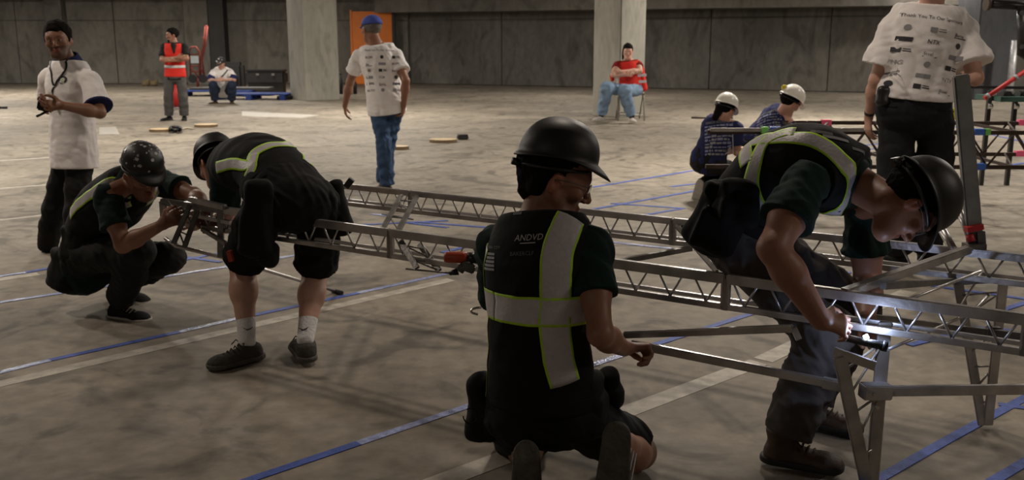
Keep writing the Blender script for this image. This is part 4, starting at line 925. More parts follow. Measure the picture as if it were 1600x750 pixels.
# ================================================================== C bending worker in shorts
c_ = Person('person', 'worker bending over the bridge end in black shorts and white socks, seen from behind', (-1.1, 4.35, 0), .0062, M_SKIN3, 1.0, 1.04)
c_.pose(pel=at(455, 312, 4.42), mid=at(418, 262, 4.62), neck=at(366, 252, 4.92), hipA=at(412, 322, 4.38), hipB=at(498, 318, 4.50), shA=at(352, 272, 4.82), shB=at(430, 245, 5.05),
        head=at(338, 256, 5.02), hf=X((-.50, .42, -.68)), hu=X((-.28, .50, .75)))
j = c_.j; j['elA'] = J(j['shA'], 352, 352, .28, 1); j['wrA'] = at(322, 345, 4.9); j['elB'] = J(j['shB'], 420, 330, .28, 1); j['wrB'] = at(372, 345, 4.95)
j['anA'] = at(386, 535, 4.32); j['anB'] = at(477, 531, 4.32); j['knA'] = ik(j['hipA'], j['anA'], .40, .40, (-.5, .9, 0)); j['knB'] = ik(j['hipB'], j['anB'], .40, .40, (-.1, .9, 0))
j['calfA'] = X((.0, -.012, 0)); j['calfB'] = X((0, -.012, 0)); j['toeA'] = X((-.68, -.62, 0)); j['toeB'] = X((-.35, .9, 0))
c_.hand('A', X((-.8, .3, -.2)), X((.1, -.9, 0)), X((0, 0, 1)), (.5, .7, .4)); c_.hand('B', X((-.9, .3, -.2)), X((.1, -.9, 0)), X((0, 0, 1)), (.5, .7, .4))
c_.legk = 1.0
c_.finish_body(); c_.make_body(); c_.tee('green_t_shirt', M_GREEN, off=.006, sleeve=.66, srad=.080, ext=.02, wr=.005)
v = c_.vest('safety_vest', M_BLACK, off=.020, cut=.66, lo=-.06, ext=.0); c_.legs('shorts', M_BLACK, off=.03, frac=.92, kr=.105, wr=.008)
c_.hair(low=-.05); c_.hardhat(label='matte black hard hat, worn low')
rb = lambda *a, **k: c_.ribbon('safety_vest', *a, parent=v, **k)
rb([(338, 262), (362, 256), (388, 258), (398, 240), (420, 228), (450, 226), (472, 240), (480, 254)], w=.060, border=.010); rb([(398, 240), (394, 262), (386, 280)], w=.05)
for q in 'AB':
    an = j['an' + q]; kn = j['kn' + q]; dd = (kn - an).normalized(); V = Sdf(.006, .01); V.cap(an, an + dd * .17, .040, .048, clip=[(an + dd * .125, dd)]); so = c_.mk(V, 'sock', M_SOCK, 1)
    o_ = c_.px('sock', 388 if q == 'A' else 475, 514, 4.25); bm = bmesh.new(); add_rod(bm, [o_[0] + X((-.024, -.002, .006)), o_[0] + X((-.006, -.003, -.004)), o_[0] + X((.012, -.003, .002)), o_[0] + X((.022, -.002, .012))], [.001, .004, .003, .001], 6); put(link('printed_logo', bm_mesh(bm), M_PRINTD), c_, so)
c_.shoe('A', M_SHOEG, M_SOLEG, laces=M_SHOEG, chunky=1.1); c_.shoe('B', M_SHOEG, M_SOLEG, laces=M_SHOEG, chunky=1.1)
U = X((0, 0, 1)); pouch(c_, at(402, 345, 4.22), (X((.9, .3, 0)), X((-.3, .9, 0)), X((.1, 0, 1))), (.085, .05, .17), m=M_BLACK); pouch(c_, at(530, 328, 4.55), (X((.7, .7, 0)), X((-.7, .7, 0)), X((-.18, 0, 1))), (.055, .045, .13), m=M_BLACK)
pouch(c_, at(420, 400, 4.24), (X((.9, .3, 0)), X((-.3, .9, 0)), X((.1, 0, 1))), (.05, .03, .05))
put(bar('belt_tool', at(541, 292, 4.5), at(550, 280, 4.5), .03, .03, M_PVC), c_); put(bar('orange_tag', at(358, 392, 4.3), at(362, 408, 4.3), .03, .02, M_ORNG), c_)
a_ = j['pel'] + (j['mid'] - j['pel']) * .42; T_ = (j['mid'] - j['pel']).normalized(); belt = Sdf(.006, .01); belt.loft(a_ - T_ * .03, a_ + T_ * .03, c_.sp[0][1], .198, .142, .195, .14, clip=[(a_ + T_ * .028, T_), (a_ - T_ * .028, -T_)]); c_.mk(belt, 'tool_belt', M_BLACK)

# ================================================================== A standing man, left, white polo
a = Person('person', 'man standing at far left in white polo with lanyard, holding a black radio', (-2.95, 6.5, 0), .0075, M_SKIN2, .98, 1.0)
a.pose(pel=at(116, 240, 6.55), neck=at(108, 100, 6.6), hipA=at(104, 258, 6.62), hipB=at(124, 260, 6.50), shA=at(76, 122, 6.72), shB=at(142, 126, 6.45), head=at(91, 64, 6.5), hf=X((.20, -.97, -.04)), hu=X((-.10, 0, 1)))
j = a.j; j['elB'] = J(j['shB'], 156, 176, .27, -1); j['wrB'] = J(j['elB'], 98, 165, .25, -1); j['elA'] = J(j['shA'], 76, 170, .27, 1); j['wrA'] = J(j['elA'], 78, 164, .22, -1)
j['anA'] = at(74, 388, 6.75); j['anB'] = at(116, 400, 6.45); j['knA'] = j['hipA'].lerp(j['anA'], .5) + X((0, -.04, 0)); j['knB'] = j['hipB'].lerp(j['anB'], .5) + X((.02, -.05, 0)); j['toeA'] = X((-.95, -.2, -.1)); j['toeB'] = X((-.9, -.35, 0))
a.hand('B', X((-.95, -.2, .0)), X((.2, -.8, .4)), X((0, 0, 1)), (.5, .6, .5)); a.hand('A', X((-.3, -.95, .1)), X((.6, -.4, .4)), X((0, 0, 1)), (.5, .6, .5))
def tone_a(c, l, f, u):
    st = (f > -.02) & (u < -.032) & (u > -.13) & (np.abs(l) < .075) & ~((np.abs(l) < .022) & (u > -.072) & (u < -.046) & (f > .085)); c[st, :3] *= .42
a.finish_body(); a.make_body(tone_a); a.tee('white_polo_shirt', M_WHITE, off=.014, sleeve=.80, srad=.092, ext=.22, hem=.10, wr=.0045, flare=.012, wide=1.06, hemflare=1.3)
a.legs('black_trousers', M_BLACK2, off=.01, toff=-.01, frac=1.97, kr=.078, ar=.07, wr=.004, top=-.06); a.hair(off=.020, front=.045, low=-.03, rag=.004, rf=70)
for q in (1, -1):
    put(rod('eyebrow', [a.hp(.014 * q, .098, .028), a.hp(.03 * q, .096, .033), a.hp(.046 * q, .086, .028)], [.004, .0045, .002], M_HAIR), a)
V = Sdf(.006, .01); n_ = j['neck']; V.cap(n_ + X((0, 0, -.01)), n_ + X((-.015, -.02, .085)), .098, .072, clip=[(n_ + X((0, 0, .068)), X((-.1, -.35, 1)))]); V.cap(n_ + X((0, 0, -.06)), n_ + X((-.01, -.02, .12)), .082, .062, mode='s'); a.mk(V, 'navy_collar', M_NAVY, 1)
sv = a.bv['white_polo_shirt']
for pts in ([(80, 92), (80, 110), (82, 126), (85, 134)], [(110, 92), (104, 106), (95, 120), (87, 134)], [(86, 134), (82, 146)]): a.ribbon('white_polo_shirt', [a.px('white_polo_shirt', *p)[0] for p in pts], w=.014, name='lanyard', m=M_BRIM, lime=False, off=.005)
a.decal('white_polo_shirt', a.px('white_polo_shirt', 98, 125)[0], X((.8, -.5, 0)), U, [[(.026 * math.cos(t_ * .52), .026 * math.sin(t_ * .52)) for t_ in range(12)]], 'chest_badge', M_PRINTD)
a.decal('white_polo_shirt', a.px('white_polo_shirt', 98, 125)[0], X((.8, -.5, 0)), U, [[(.014 * math.cos(t_ * .52), .014 * math.sin(t_ * .52)) for t_ in range(12)]], 'chest_badge', mat('pale_green_print', (.5, .55, .4), .7), off=.004)
put(bar('name_card', a.px('white_polo_shirt', 82, 148)[0] + X((0, -.02, .02)), a.px('white_polo_shirt', 82, 148)[0] + X((0, -.02, -.06)), .06, .004, M_WHITE), a)
st_ = at(156, 151, 6.35); a.shoe('A', M_BLACK2, M_SOLE, chunky=1.0); a.shoe('B', M_BLACK2, M_SOLE)
d_ = (j['elB'] - j['shB']).normalized(); e_ = j['shB'].lerp(j['elB'], .78); V = Sdf(.006, .005); V.cap(e_ - d_ * .02, e_ + d_ * .05, .093, .094, clip=[(e_ + d_ * .014, d_), (e_ - d_ * .006, -d_)]); a.mk(V, 'sleeve_band', M_NAVY, 0)
t = root_at('handheld_radio', at(68, 168, 6.1), 'black handheld radio in the left standing man\'s hand', 'radio')
bar('casing', at(84, 169, 6.14), at(58, 164, 6.10), .045, .060, M_PVC, t, bev=.008); rod('antenna', [at(57, 182, 6.10), at(74, 174, 6.12)], .008, M_PVC, t)

# ================================================================== D man in blue cap walking away
d_p = Person('person', 'man in blue cap, white printed tee and jeans walking away', (-1.25, 9.5, 0), .0085, M_SKIN, 1.0, 1.0)
d_p.pose(pel=at(603, 158, 9.5), neck=at(588, 70, 9.45), hipA=at(592, 170, 9.5), hipB=at(617, 170, 9.5), shA=at(561, 88, 9.5), shB=at(618, 88, 9.45), head=at(580, 46, 9.42), hf=X((-.62, .78, -.12)), hu=X((-.05, .1, 1)))
j = d_p.j; j['elA'] = J(j['shA'], 547, 128, .29, 1); j['wrA'] = J(j['elA'], 539, 165, .26, 1); j['elB'] = J(j['shB'], 634, 126, .29, -1); j['wrB'] = J(j['elB'], 631, 164, .26, 1)
j['anA'] = at(606, 290, 9.5); j['anB'] = at(598, 284, 9.75); j['knA'] = at(600, 226, 9.45); j['knB'] = at(606, 224, 9.62); j['toeA'] = X((-.3, .9, 0)); j['toeB'] = X((-.4, .9, -.15))
d_p.hand('A', X((.0, .2, -1)), X((1, .2, 0)), X((0, 1, 0)), (.3, .4, .3)); d_p.hand('B', X((-.1, .2, -1)), X((-1, .2, 0)), X((0, 1, 0)), (.5, .6, .4))
d_p.finish_body(); d_p.make_body(); d_p.tee('white_t_shirt', M_WHITE, off=.022, sleeve=.62, srad=.092, ext=.16, hem=.12, wr=.007, flare=.01, nh=.0)
d_p.legs('jeans', M_JEAN, off=.014, toff=-.004, frac=1.98, kr=.074, ar=.072, wr=.009, freq=26); d_p.hair(m=M_HAIRG, off=.010, cap=True)
def cap_hat(s, m, peakdir=1):
    h = s.hp; bm = bmesh.new(); NP = 28; rows = []
    for i in range(9):
        t_ = i / 8 * math.pi / 2; rows.append([bm.verts.new(h(.094 * math.sin(t_) * math.sin(p_), -.020 + .118 * math.sin(t_) * math.cos(p_), .040 + .095 * math.cos(t_) ** .85)) for p_ in [2 * math.pi * k_ / NP for k_ in range(NP)]])
    for A, B in zip(rows, rows[1:]):
        for k_ in range(NP): bm.faces.new((A[k_], A[(k_ + 1) % NP], B[(k_ + 1) % NP], B[k_]))
    pr = []
    for k_ in range(13):
        p_ = math.radians(-60 + 10 * k_); x_ = .094 * math.sin(p_); y_ = -.020 + .118 * math.cos(p_); pr.append((bm.verts.new(h(x_, y_ - .004, .044)), bm.verts.new(h(x_ * .95, y_ + .07 * math.cos(p_ * 1.4) + .004, .032))))
    for A, B in zip(pr, pr[1:]): bm.faces.new((A[0], A[1], B[1], B[0]))
    bmesh.ops.remove_doubles(bm, verts=bm.verts, dist=.0004); bmesh.ops.recalc_face_normals(bm, faces=bm.faces); o = link('cap', bm_mesh(bm), m); rel(o, s.root); md = o.modifiers.new('t', 'SOLIDIFY'); md.thickness = .003; return o
cap_hat(d_p, M_CAP); d_p.shoe('A', M_BOOT, M_SOLE); d_p.shoe('B', M_BOOT, M_SOLE)
def logo_grid(s, vn, o, rt, up, w, h, seed, head=True, m1=None):
    rg = random.Random(seed)
    if head: s.decal(vn, o, rt, up, text_polys('Thank You To Our Sponsors', w * .080, -w * .50, h * .09), 'printed_lettering', m1 or M_PRINTD, off=.003)
    rows = 6
    for r in range(rows):
        for c in range(3):
            x = (-.42 + .42 * c) * w - .06 * w; y = -h * (r + .6) / rows; k = (r * 3 + c + seed) % 5; q = w * .22; v_ = h / rows * .55
            m = (m1 or M_PRINTD) if rg.random() < .62 else M_PRINTL
            if k == 0: L = rectp(x, y, q, v_ * .7, 2)
            elif k == 1: L = text_polys(rg.choice(['BOM', 'SGK', 'NTX', 'ALTO', 'PMG']), v_ * .95, x, y)
            elif k == 2: L = [[(x + q / 2 + v_ * .5 * math.cos(t_), y + v_ * .4 + v_ * .5 * math.sin(t_)) for t_ in [i_ * .7 for i_ in range(9)]]]
            elif k == 3: L = rectp(x, y, q * .5, v_ * .8, 1) + rectp(x + q * .6, y + v_ * .2, q * .55, v_ * .18, 1) + rectp(x + q * .6, y + v_ * .55, q * .5, v_ * .15, 1)
            else: L = text_polys(rg.choice(['Burns', 'Steel', 'Forge', 'Sky']), v_ * .75, x, y) + rectp(x, y - v_ * .25, q, v_ * .12, 1)
            s.decal(vn, o, rt, up, L, 'printed_logo', m, off=.003)
logo_grid(d_p, 'white_t_shirt', d_p.px('white_t_shirt', 594, 85)[0], X((1, .05, 0)), X((0, .1, 1)), .30, .37, 1)

# ================================================================== G big man in white tee, right
g = Person('person', 'large man at right in white sponsor tee and black trousers, head above the frame', (2.5, 6.05, 0), .0075, M_SKIN3, 1.08, 1.12)
g.pose(pel=at(1428, 168, 6.05), neck=at(1455, 12, 6.02), hipA=at(1403, 190, 6.1), hipB=at(1462, 192, 6.05), shA=at(1396, 44, 6.1), shB=at(1506, 48, 6.0), head=at(1462, -34, 5.95), hf=X((.5, .82, -.3)), hu=X((.15, .2, 1)))
j = g.j; j['elA'] = J(j['shA'], 1370, 125, .32, 1); j['wrA'] = J(j['elA'], 1358, 180, .27, 1); j['elB'] = J(j['shB'], 1524, 122, .31, -1); j['wrB'] = J(j['elB'], 1512, 112, .27, 1)
j['anA'] = at(1404, 393, 6.15); j['anB'] = at(1446, 390, 6.25); j['knA'] = at(1396, 290, 6.05); j['knB'] = at(1462, 290, 6.05); j['toeA'] = X((-.3, .9, 0)); j['toeB'] = X((.4, .85, 0))
g.hand('A', X((.05, .15, -1)), X((1, .1, 0)), X((0, 1, 0)), (.3, .4, .3), size=1.05); g.hand('B', X((-.3, .9, .2)), X((-.3, 0, -1)), X((-1, 0, 0)), (.6, .8, .5))
g.finish_body(); g.make_body(); g.tee('white_t_shirt', M_WHITE, off=.020, sleeve=.72, srad=.112, ext=.10, hem=-.06, wr=.009, freq=17, flare=.012, wide=1.08, trap=.066)
g.legs('black_trousers', M_BLACK2 if 0 else mat('black_twill', (.011, .011, .013), .85, 0, .12, 9, .4, 14, .3), off=.03, frac=1.98, kr=.088, ar=.08, wr=.005, top=.08); g.hair(m=M_HAIRG)
g.shoe('A', M_BLACK2, M_SOLEW); g.shoe('B', M_BLACK2, M_SOLEW)
logo_grid(g, 'white_t_shirt', g.px('white_t_shirt', 1462, 40)[0], X((1, .0, -.18)), X((.25, .1, 1)), .36, .40, 2)
d_ = (j['wrA'] - j['elA']).normalized(); q = j['wrA'] - d_ * .02; V = Sdf(.005, .005); V.cap(q - d_ * .03, q + d_ * .03, .034, clip=[(q + d_ * .011, d_), (q - d_ * .011, -d_)]); g.mk(V, 'wrist_watch', M_PVC, 0)
pouch(g, at(1380, 152, 6.0), (X((1, 0, 0)), X((0, 1, 0)), U), (.05, .03, .055), name='belt_case', m=M_PVC, wr=.001)
for x_, y_ in ((1390, 165), (1478, 172)): g.ribbon('black_trousers', [g.px('black_trousers', x_ - 12, y_)[0], g.px('black_trousers', x_ + 12, y_ + 2)[0]], w=.008, name='pocket_seam', m=M_BLACK2, lime=False, off=.004)

# ================================================================== H, I volunteers in white hard hats
h_ = Person('person', 'long-haired volunteer in navy printed tee and white hard hat, squatting with her back turned', (1.9, 9.1, 0), .009, M_SKIN3, .92)
h_.pose(pel=at(1106, 250, 9.05), neck=at(1130, 188, 8.95), hipA=at(1095, 256, 9.05), hipB=at(1118, 258, 9.0), shA=at(1108, 197, 9.0), shB=at(1150, 200, 8.9), head=at(1133, 172, 8.9), hf=X((.6, .55, -.4)), hu=X((.35, .2, .9)))
j = h_.j; j['elB'] = J(j['shB'], 1152, 238, .25, 1); j['wrB'] = J(j['elB'], 1175, 232, .22, 1); j['elA'] = J(j['shA'], 1125, 235, .25, 1); j['wrA'] = J(j['elA'], 1160, 235, .22, 1)
j['knA'] = at(1135, 262, 9.5); j['knB'] = at(1150, 268, 9.4); j['anA'] = at(1095, 290, 9.15); j['anB'] = at(1120, 296, 9.1); j['toeA'] = X((-.1, .2, -.95)); j['fupA'] = X((.4, .9, 0)); j['toeB'] = X((.3, .6, -.7)); j['fupB'] = X((.3, .6, .4))
for q in 'AB': h_.hand(q, X((.9, .4, 0)), X((0, 0, -1)), X((0, 1, 0)))
h_.finish_body(); h_.make_body(); h_.tee('navy_t_shirt', M_NAVY, off=.014, sleeve=.62, srad=.085, ext=.02, wr=.006); h_.legs('black_trousers', M_BLACK2, frac=1.95, kr=.078, ar=.07)
h_.hair(low=-.06); V = Sdf(.008, .02); V.cap(h_.hp(0, -.09, .0), h_.hp(0, -.10, -.13), .045, .03); V.wrinkle(.003, 90, 2); h_.mk(V, 'ponytail', M_HAIR); h_.hardhat(m=M_HHATW, size=.97); h_.shoe('A', M_SHW, M_SOLEW); h_.shoe('B', M_SHW, M_SOLEW)
def navy_print(s, vn, o, rt, up, w, h, seed):
    rg = random.Random(seed); P = []; L = []
    P += text_polys('ENGINEERS', w * .13, -w * .42, 0)
    for r in range(9):
        x = -w * .45
        while x < w * .4:
            q = rg.uniform(.06, .2) * w; (P if rg.random() < .45 else L).extend(rectp(x, -h * (.1 + r * .1), q, h * rg.uniform(.03, .07), 1)); x += q + w * .03
    tag(s.decal(vn, o, rt, up, P, 'printed_lettering', M_PRINTL, off=.003), kind='stuff'); tag(s.decal(vn, o, rt, up, L, 'printed_lettering', M_PRINTB, off=.003), kind='stuff')
    s.decal(vn, o, rt, up, rectp(w * .48, -h, .008, h, 1) , 'print_border', M_PRINTL, off=.003)
navy_print(h_, 'navy_t_shirt', h_.px('navy_t_shirt', 1122, 192)[0], X((1, -.15, .05)), X((.25, .3, 1)), .26, .30, 3)
i_ = Person('person', 'volunteer in navy tee and white hard hat bending over the brown truss', (2.5, 9.4, 0), .009, M_SKIN3, .96)
i_.pose(pel=at(1178, 225, 9.35), neck=at(1222, 178, 9.15), hipA=at(1168, 232, 9.4), hipB=at(1186, 236, 9.2), shA=at(1200, 180, 9.35), shB=at(1236, 198, 9.0), head=at(1234, 160, 9.05), hf=X((.75, .35, -.5)), hu=X((.35, -.05, .9)))
j = i_.j; j['elB'] = J(j['shB'], 1248, 225, .26, -1); j['wrB'] = J(j['elB'], 1262, 214, .2, 1); j['elA'] = J(j['shA'], 1220, 225, .26, 1); j['wrA'] = J(j['elA'], 1245, 215, .22, 1)
j['knA'] = at(1215, 250, 9.3); j['knB'] = at(1225, 262, 9.05); j['anA'] = at(1180, 292, 9.35); j['anB'] = at(1195, 296, 9.15); j['toeA'] = X((.9, .2, 0)); j['toeB'] = X((.9, -.1, 0))
for q in 'AB': i_.hand(q, X((.9, .1, -.3)), X((0, 0, -1)), X((0, 1, 0)))
i_.finish_body(); i_.make_body(); i_.tee('navy_t_shirt', M_NAVY, off=.014, sleeve=.62, srad=.085, ext=.02, wr=.006); i_.legs('black_trousers', M_BLACK2, frac=1.95, kr=.078, ar=.07); i_.hair(); hh = i_.hardhat(m=M_HHATW, size=.97)
i_.shoe('A', M_BLACK2, M_SOLE); i_.shoe('B', M_BLACK2, M_SOLE); navy_print(i_, 'navy_t_shirt', i_.px('navy_t_shirt', 1205, 176)[0], X((.9, -.3, -.1)), X((.4, .6, .8)), .26, .26, 5)
put(block('sticker', i_.hp(-.03, -.13, .085), (.05, .05, .05), M_YEL, bev=.01), i_, hh)

# ================================================================== J red vest man standing
jn = Person('person', 'bearded man standing with folded arms in red mesh vest and grey trousers', fl(275, 188), .012, M_SKIN, 1.0, 1.05)
Yj = fl(275, 188).y; A_ = lambda x, y, dy=0: at(x, y, Yj + dy)
jn.pose(pel=A_(274, 118), neck=A_(272, 68), hipA=A_(265, 124), hipB=A_(283, 124), shA=A_(257, 74), shB=A_(288, 74), head=A_(269, 55), hf=X((-.8, -.55, -.1)), hu=X((0, 0, 1)),
        elA=A_(253, 94, -.08), elB=A_(292, 92, -.08), wrA=A_(277, 90, -.26), wrB=A_(264, 95, -.3), knA=A_(263, 152, -.05), knB=A_(286, 152, -.05), anA=A_(264, 181), anB=A_(288, 181), toeA=X((-.5, -.85, 0)), toeB=X((.25, -.95, 0)))
jn.hand('A', X((.9, -.2, .1)), X((0, 1, 0)), X((0, 0, 1))); jn.hand('B', X((-.9, -.2, .1)), X((0, 1, 0)), X((0, 0, 1))); jn.finish_body(); jn.make_body()
jn.tee('black_t_shirt', M_BLACK2, off=.012, sleeve=.7, srad=.085, ext=.16, hem=.08); v = jn.vest('red_vest', M_RED, off=.028, cut=.62, lo=.02, ext=.08); jn.legs('grey_trousers', M_GREYP2, off=.02, frac=1.97, kr=.08, ar=.075); jn.hair(off=.016, rag=.005, rf=60); jn.beard()
jn.shoe('A', M_BLACK2, M_SOLE); jn.shoe('B', M_BLACK2, M_SOLE)
jn.ribbon('red_vest', jn.ring('red_vest', A_(274, 104), (0, 0, 1), 24), w=.05, lime=False, off=.006, parent=v)
V = Sdf(.01, .01); V.loft(A_(271, 70, -.16), A_(272, 82, -.17), X((1, 0, 0)), .05, .06, .012, .05); jn.mk(V, 'black_neckline', M_BLACK2)

# ================================================================== K man sitting on pallet
k = Person('person', 'man in white shirt and patterned cap sitting hunched on the blue pallet', fl(347, 161), .012, M_SKIN3, 1.05, 1.1)
Yk = fl(347, 161).y; A_ = lambda x, y, dy=0: at(x, y, Yk + dy)
k.pose(pel=A_(348, 140, .25), neck=A_(347, 107, .1), hipA=A_(339, 143, .25), hipB=A_(357, 143, .25), shA=A_(334, 113, .1), shB=A_(360, 113, .1), head=A_(345, 99, -.02), hf=X((-.15, -.9, -.45)), hu=X((-.05, -.4, .9)),
       elA=A_(328, 125, -.1), elB=A_(366, 125, -.1), wrA=A_(340, 126, -.3), wrB=A_(350, 125, -.3), knA=A_(333, 133, -.35), knB=A_(362, 133, -.35), anA=A_(336, 157, -.2), anB=A_(362, 157, -.2), toeA=X((-.5, -.85, 0)), toeB=X((.4, -.9, 0)))
k.hand('A', X((.9, -.2, .1)), X((0, 1, 0)), X((0, 0, 1))); k.hand('B', X((-.9, -.2, .1)), X((0, 1, 0)), X((0, 0, 1))); k.finish_body(); k.make_body()
k.tee('white_shirt', M_WHITE, off=.02, sleeve=.7, srad=.09, ext=.04); k.legs('dark_jeans', M_JEAND, frac=1.95, kr=.09, ar=.08); k.hair(m=M_HAIR, cap=True)
for q in 'AB':
    e_ = k.j['sh' + q].lerp(k.j['el' + q], .68); d_ = (k.j['el' + q] - k.j['sh' + q]).normalized(); V = Sdf(.011, .005); V.cap(e_, e_ + d_ * .02, .096); k.mk(V, 'sleeve_band', M_NAVY, 0)
ck = cap_hat(k, mat('black_white_cap', (.04, .04, .05), .8)); rg = random.Random(3)
for (l_, f_, u_, s_) in ((.05, .07, .09, .030), (-.04, .09, .07, .024), (.0, .04, .135, .030), (-.06, .02, .10, .024), (.02, .10, .075, .02)): put(block('patch', k.hp(l_, f_, u_), (s_, s_, s_), M_HHATW, bev=.006), k, ck)
k.shoe('A', M_BOOT, M_SOLE); k.shoe('B', M_BOOT, M_SOLE)
k.ribbon('white_shirt', [k.px('white_shirt', 356, 109)[0], k.px('white_shirt', 350, 116)[0], k.px('white_shirt', 343, 123)[0]], w=.03, lime=False, m=M_BRIM, name='lanyard', off=.006)

# ================================================================== L woman sitting by the column
l = Person('person', 'dark-haired woman sitting with folded arms in red vest and light jeans by the concrete column', fl(972, 190), .011, M_SKIN3, 1.10, 1.12)
Yl = fl(972, 191).y; A_ = lambda x, y, dy=0: at(x, y, Yl + dy)
l.pose(pel=A_(986, 136, .15), neck=A_(982, 96, .15), hipA=A_(977, 141, .12), hipB=A_(995, 141, .12), shA=A_(965, 102, .1), shB=A_(997, 102, .12), head=A_(981, 81, .02), hf=X((-.05, -.98, -.15)), hu=X((0, -.1, 1)),
       elA=A_(958, 117, -.08), elB=A_(1000, 111, -.05), wrA=A_(978, 117, -.25), wrB=A_(970, 112, -.22), knA=A_(948, 138, -.38), knB=A_(975, 142, -.42), anA=A_(940, 180, -.15), anB=A_(987, 182, -.25), toeA=X((-.75, -.6, 0)), toeB=X((.1, -.95, 0)))
l.hand('A', X((.9, -.2, .1)), X((0, 1, 0)), X((0, 0, 1))); l.hand('B', X((-.9, -.2, .1)), X((0, 1, 0)), X((0, 0, 1))); l.finish_body(); l.make_body()
l.tee('dark_red_top', M_DRED, off=.010, sleeve=.35, srad=.08, ext=.03); v = l.vest('red_vest', M_RED, off=.022, cut=.85, lo=-.02, ext=.0); l.legs('light_jeans', M_JEANL, frac=1.93, kr=.098, ar=.068, off=.02, wr=.008); l.hair(off=.020, front=.025, low=-.13, rag=.004, rf=60)
V = Sdf(.01, .02); V.cap(l.hp(.07, -.01, .02), l.hp(.08, -.01, -.12), .028, .02); V.cap(l.hp(0, -.05, .09), l.hp(0, -.06, .115), .035, .03); V.wrinkle(.003, 90, 2); l.mk(V, 'hair_bun', M_HAIR)
l.shoe('A', M_SHW, M_SOLEW); l.shoe('B', M_SHW, M_SOLEW)
V = Sdf(.011, .02); V.loft(A_(1001, 104, .15), A_(1006, 138, .12), X((1, 0, 0)), .055, .07, .07, .06); V.loft(A_(956, 118, .15), A_(957, 124, .15), X((1, 0, 0)), .04, .06, .04, .06); o = l.mk(V, 'vest_side', M_RED)
for y_ in (118, 128): put(bar('reflective_stripe', A_(996, y_, .03), A_(1010, y_ - 1, .05), .02, .05, M_REFL), l, o)
for q in 'AB':
    an = l.j['an' + q]; V = Sdf(.01, .005); V.cap(an + X((0, 0, -.02)), an + X((0, 0, .05)), .05); l.mk(V, 'sock', M_BLACK2, 0)
# ------------------------------------------------------------------ small things
def disc(x0, x1, y, label):
    A = fl(x0, y); B = fl(x1, y); c = (A + B) / 2; t = root_at('wooden_disc', c, label, 'board', 'pale boards left on the floor'); w = (B - A).length / 2; bm = bmesh.new()
    n = 28; top = []; bot = []
    for k_ in range(n):
        a_ = 2 * math.pi * k_ / n; p = c + X((w * math.cos(a_), w * .85 * math.sin(a_), 0)); top.append(bm.verts.new(p + X((0, 0, .045)))); bot.append(bm.verts.new(p + X((0, 0, .0))))
    bm.faces.new(top)
    for k_ in range(n): bm.faces.new((bot[k_], bot[(k_ + 1) % n], top[(k_ + 1) % n], top[k_])).material_index = 1
    bm.faces.new(bot[::-1]); bmesh.ops.recalc_face_normals(bm, faces=bm.faces); rel(link('board', bm_mesh(bm), [M_WOOD, M_WOODD], None, False), t)
disc(234, 268, 205.5, 'pale round board lying left of the black strap at left'); disc(304, 340, 198, 'pale round board lying right of the black strap at left')
disc(607, 639, 233, 'pale round board lying beside the walking man\'s leg'); disc(671, 714, 222, 'pale round board on open floor left of the small black box')
t = root_at('black_block', fl(723, 218), 'small black box on the floor beside the pale round board, centre', 'box'); block('casing', fl(723, 218) + X((0, 0, .035)), (.16, .12, .06), M_CASE, t, .3, .01); block('lid', fl(723, 218) + X((0, 0, .07)), (.15, .11, .012), M_PVC, t, .3, .003)
t = root_at('black_strap', fl(278, 201), 'black strap bundle lying between two pale boards', 'strap'); 
rod('strap_loop', [fl(270 + 8 * math.cos(q) + 4, 201 + 2.5 * math.sin(q), .05 + .02 * math.sin(q * 3)) for q in [i * .5 for i in range(26)]], .03, M_CASE, t); rod('strap_end', [fl(283, 202, .015), fl(292, 200, .015), fl(302, 201, .015)], .015, M_LACE, t)
t = root_at('black_bar', fl(3, 168), 'short black bar on the floor at the left frame edge', 'bar'); bar('tube', fl(-14, 168, .03), fl(11, 168, .03), .06, .05, M_CASE, t)
def pallet(c, rz, label, L=1.5, Wd=1.0):
    t = root_at('plastic_pallet', c, label, 'pallet', 'blue pallets by the back wall'); R_ = Matrix.Rotation(rz, 3, 'Z')
    for i in range(7): block('deck_board', c + R_ @ X((0, -Wd / 2 + Wd * (i + .5) / 7, .145)), (L, Wd / 7 - .03, .03), M_PALLET, t, rz, .004)
    for i in (-1, 0, 1):
        for k_ in (-1, 0, 1): block('foot_block', c + R_ @ X((i * L * .44, k_ * Wd * .42, .07)), (.14, .13, .12), M_PALLET, t, rz, .004)
        block('skid', c + R_ @ X((i * L * .44, 0, .012)), (.14, Wd, .024), M_PALLET, t, rz, .004)
    return t
pallet(fl(392, 156) + X((0, .3, 0)), -.06, 'blue plastic pallet under the sitting man, right one', 2.0, .9); pallet(fl(330, 153) + X((-.1, .9, 0)), .0, 'blue plastic pallet behind the standing man in red, left one', 2.0, .8)
c = fl(358, 150) + X((0, .35, .195)); t = root_at('grey_board', c, 'flat grey board lying across the blue pallets', 'board'); block('panel', c, (2.2, .7, .06), mat('grey_board_mat', (.10, .095, .09), .8), t, 0, .01)
c = fl(388, 152) + X((0, 2.1, .0)); t = root_at('black_case', c, 'long black equipment case with rounded end behind the sitting man', 'case')
block('case_body', c + X((0, 0, .45)), (1.15, .5, .38), M_CASE, t, 0, .06); block('case_lid', c + X((0, 0, .66)), (1.13, .48, .05), M_PVC, t, 0, .02); block('latch', c + X((-.2, -.26, .55)), (.08, .02, .06), M_CHROME, t); block('latch', c + X((.25, -.26, .55)), (.08, .02, .06), M_CHROME, t); block('stand', c + X((0, 0, .13)), (1.0, .4, .26), M_CASE, t)
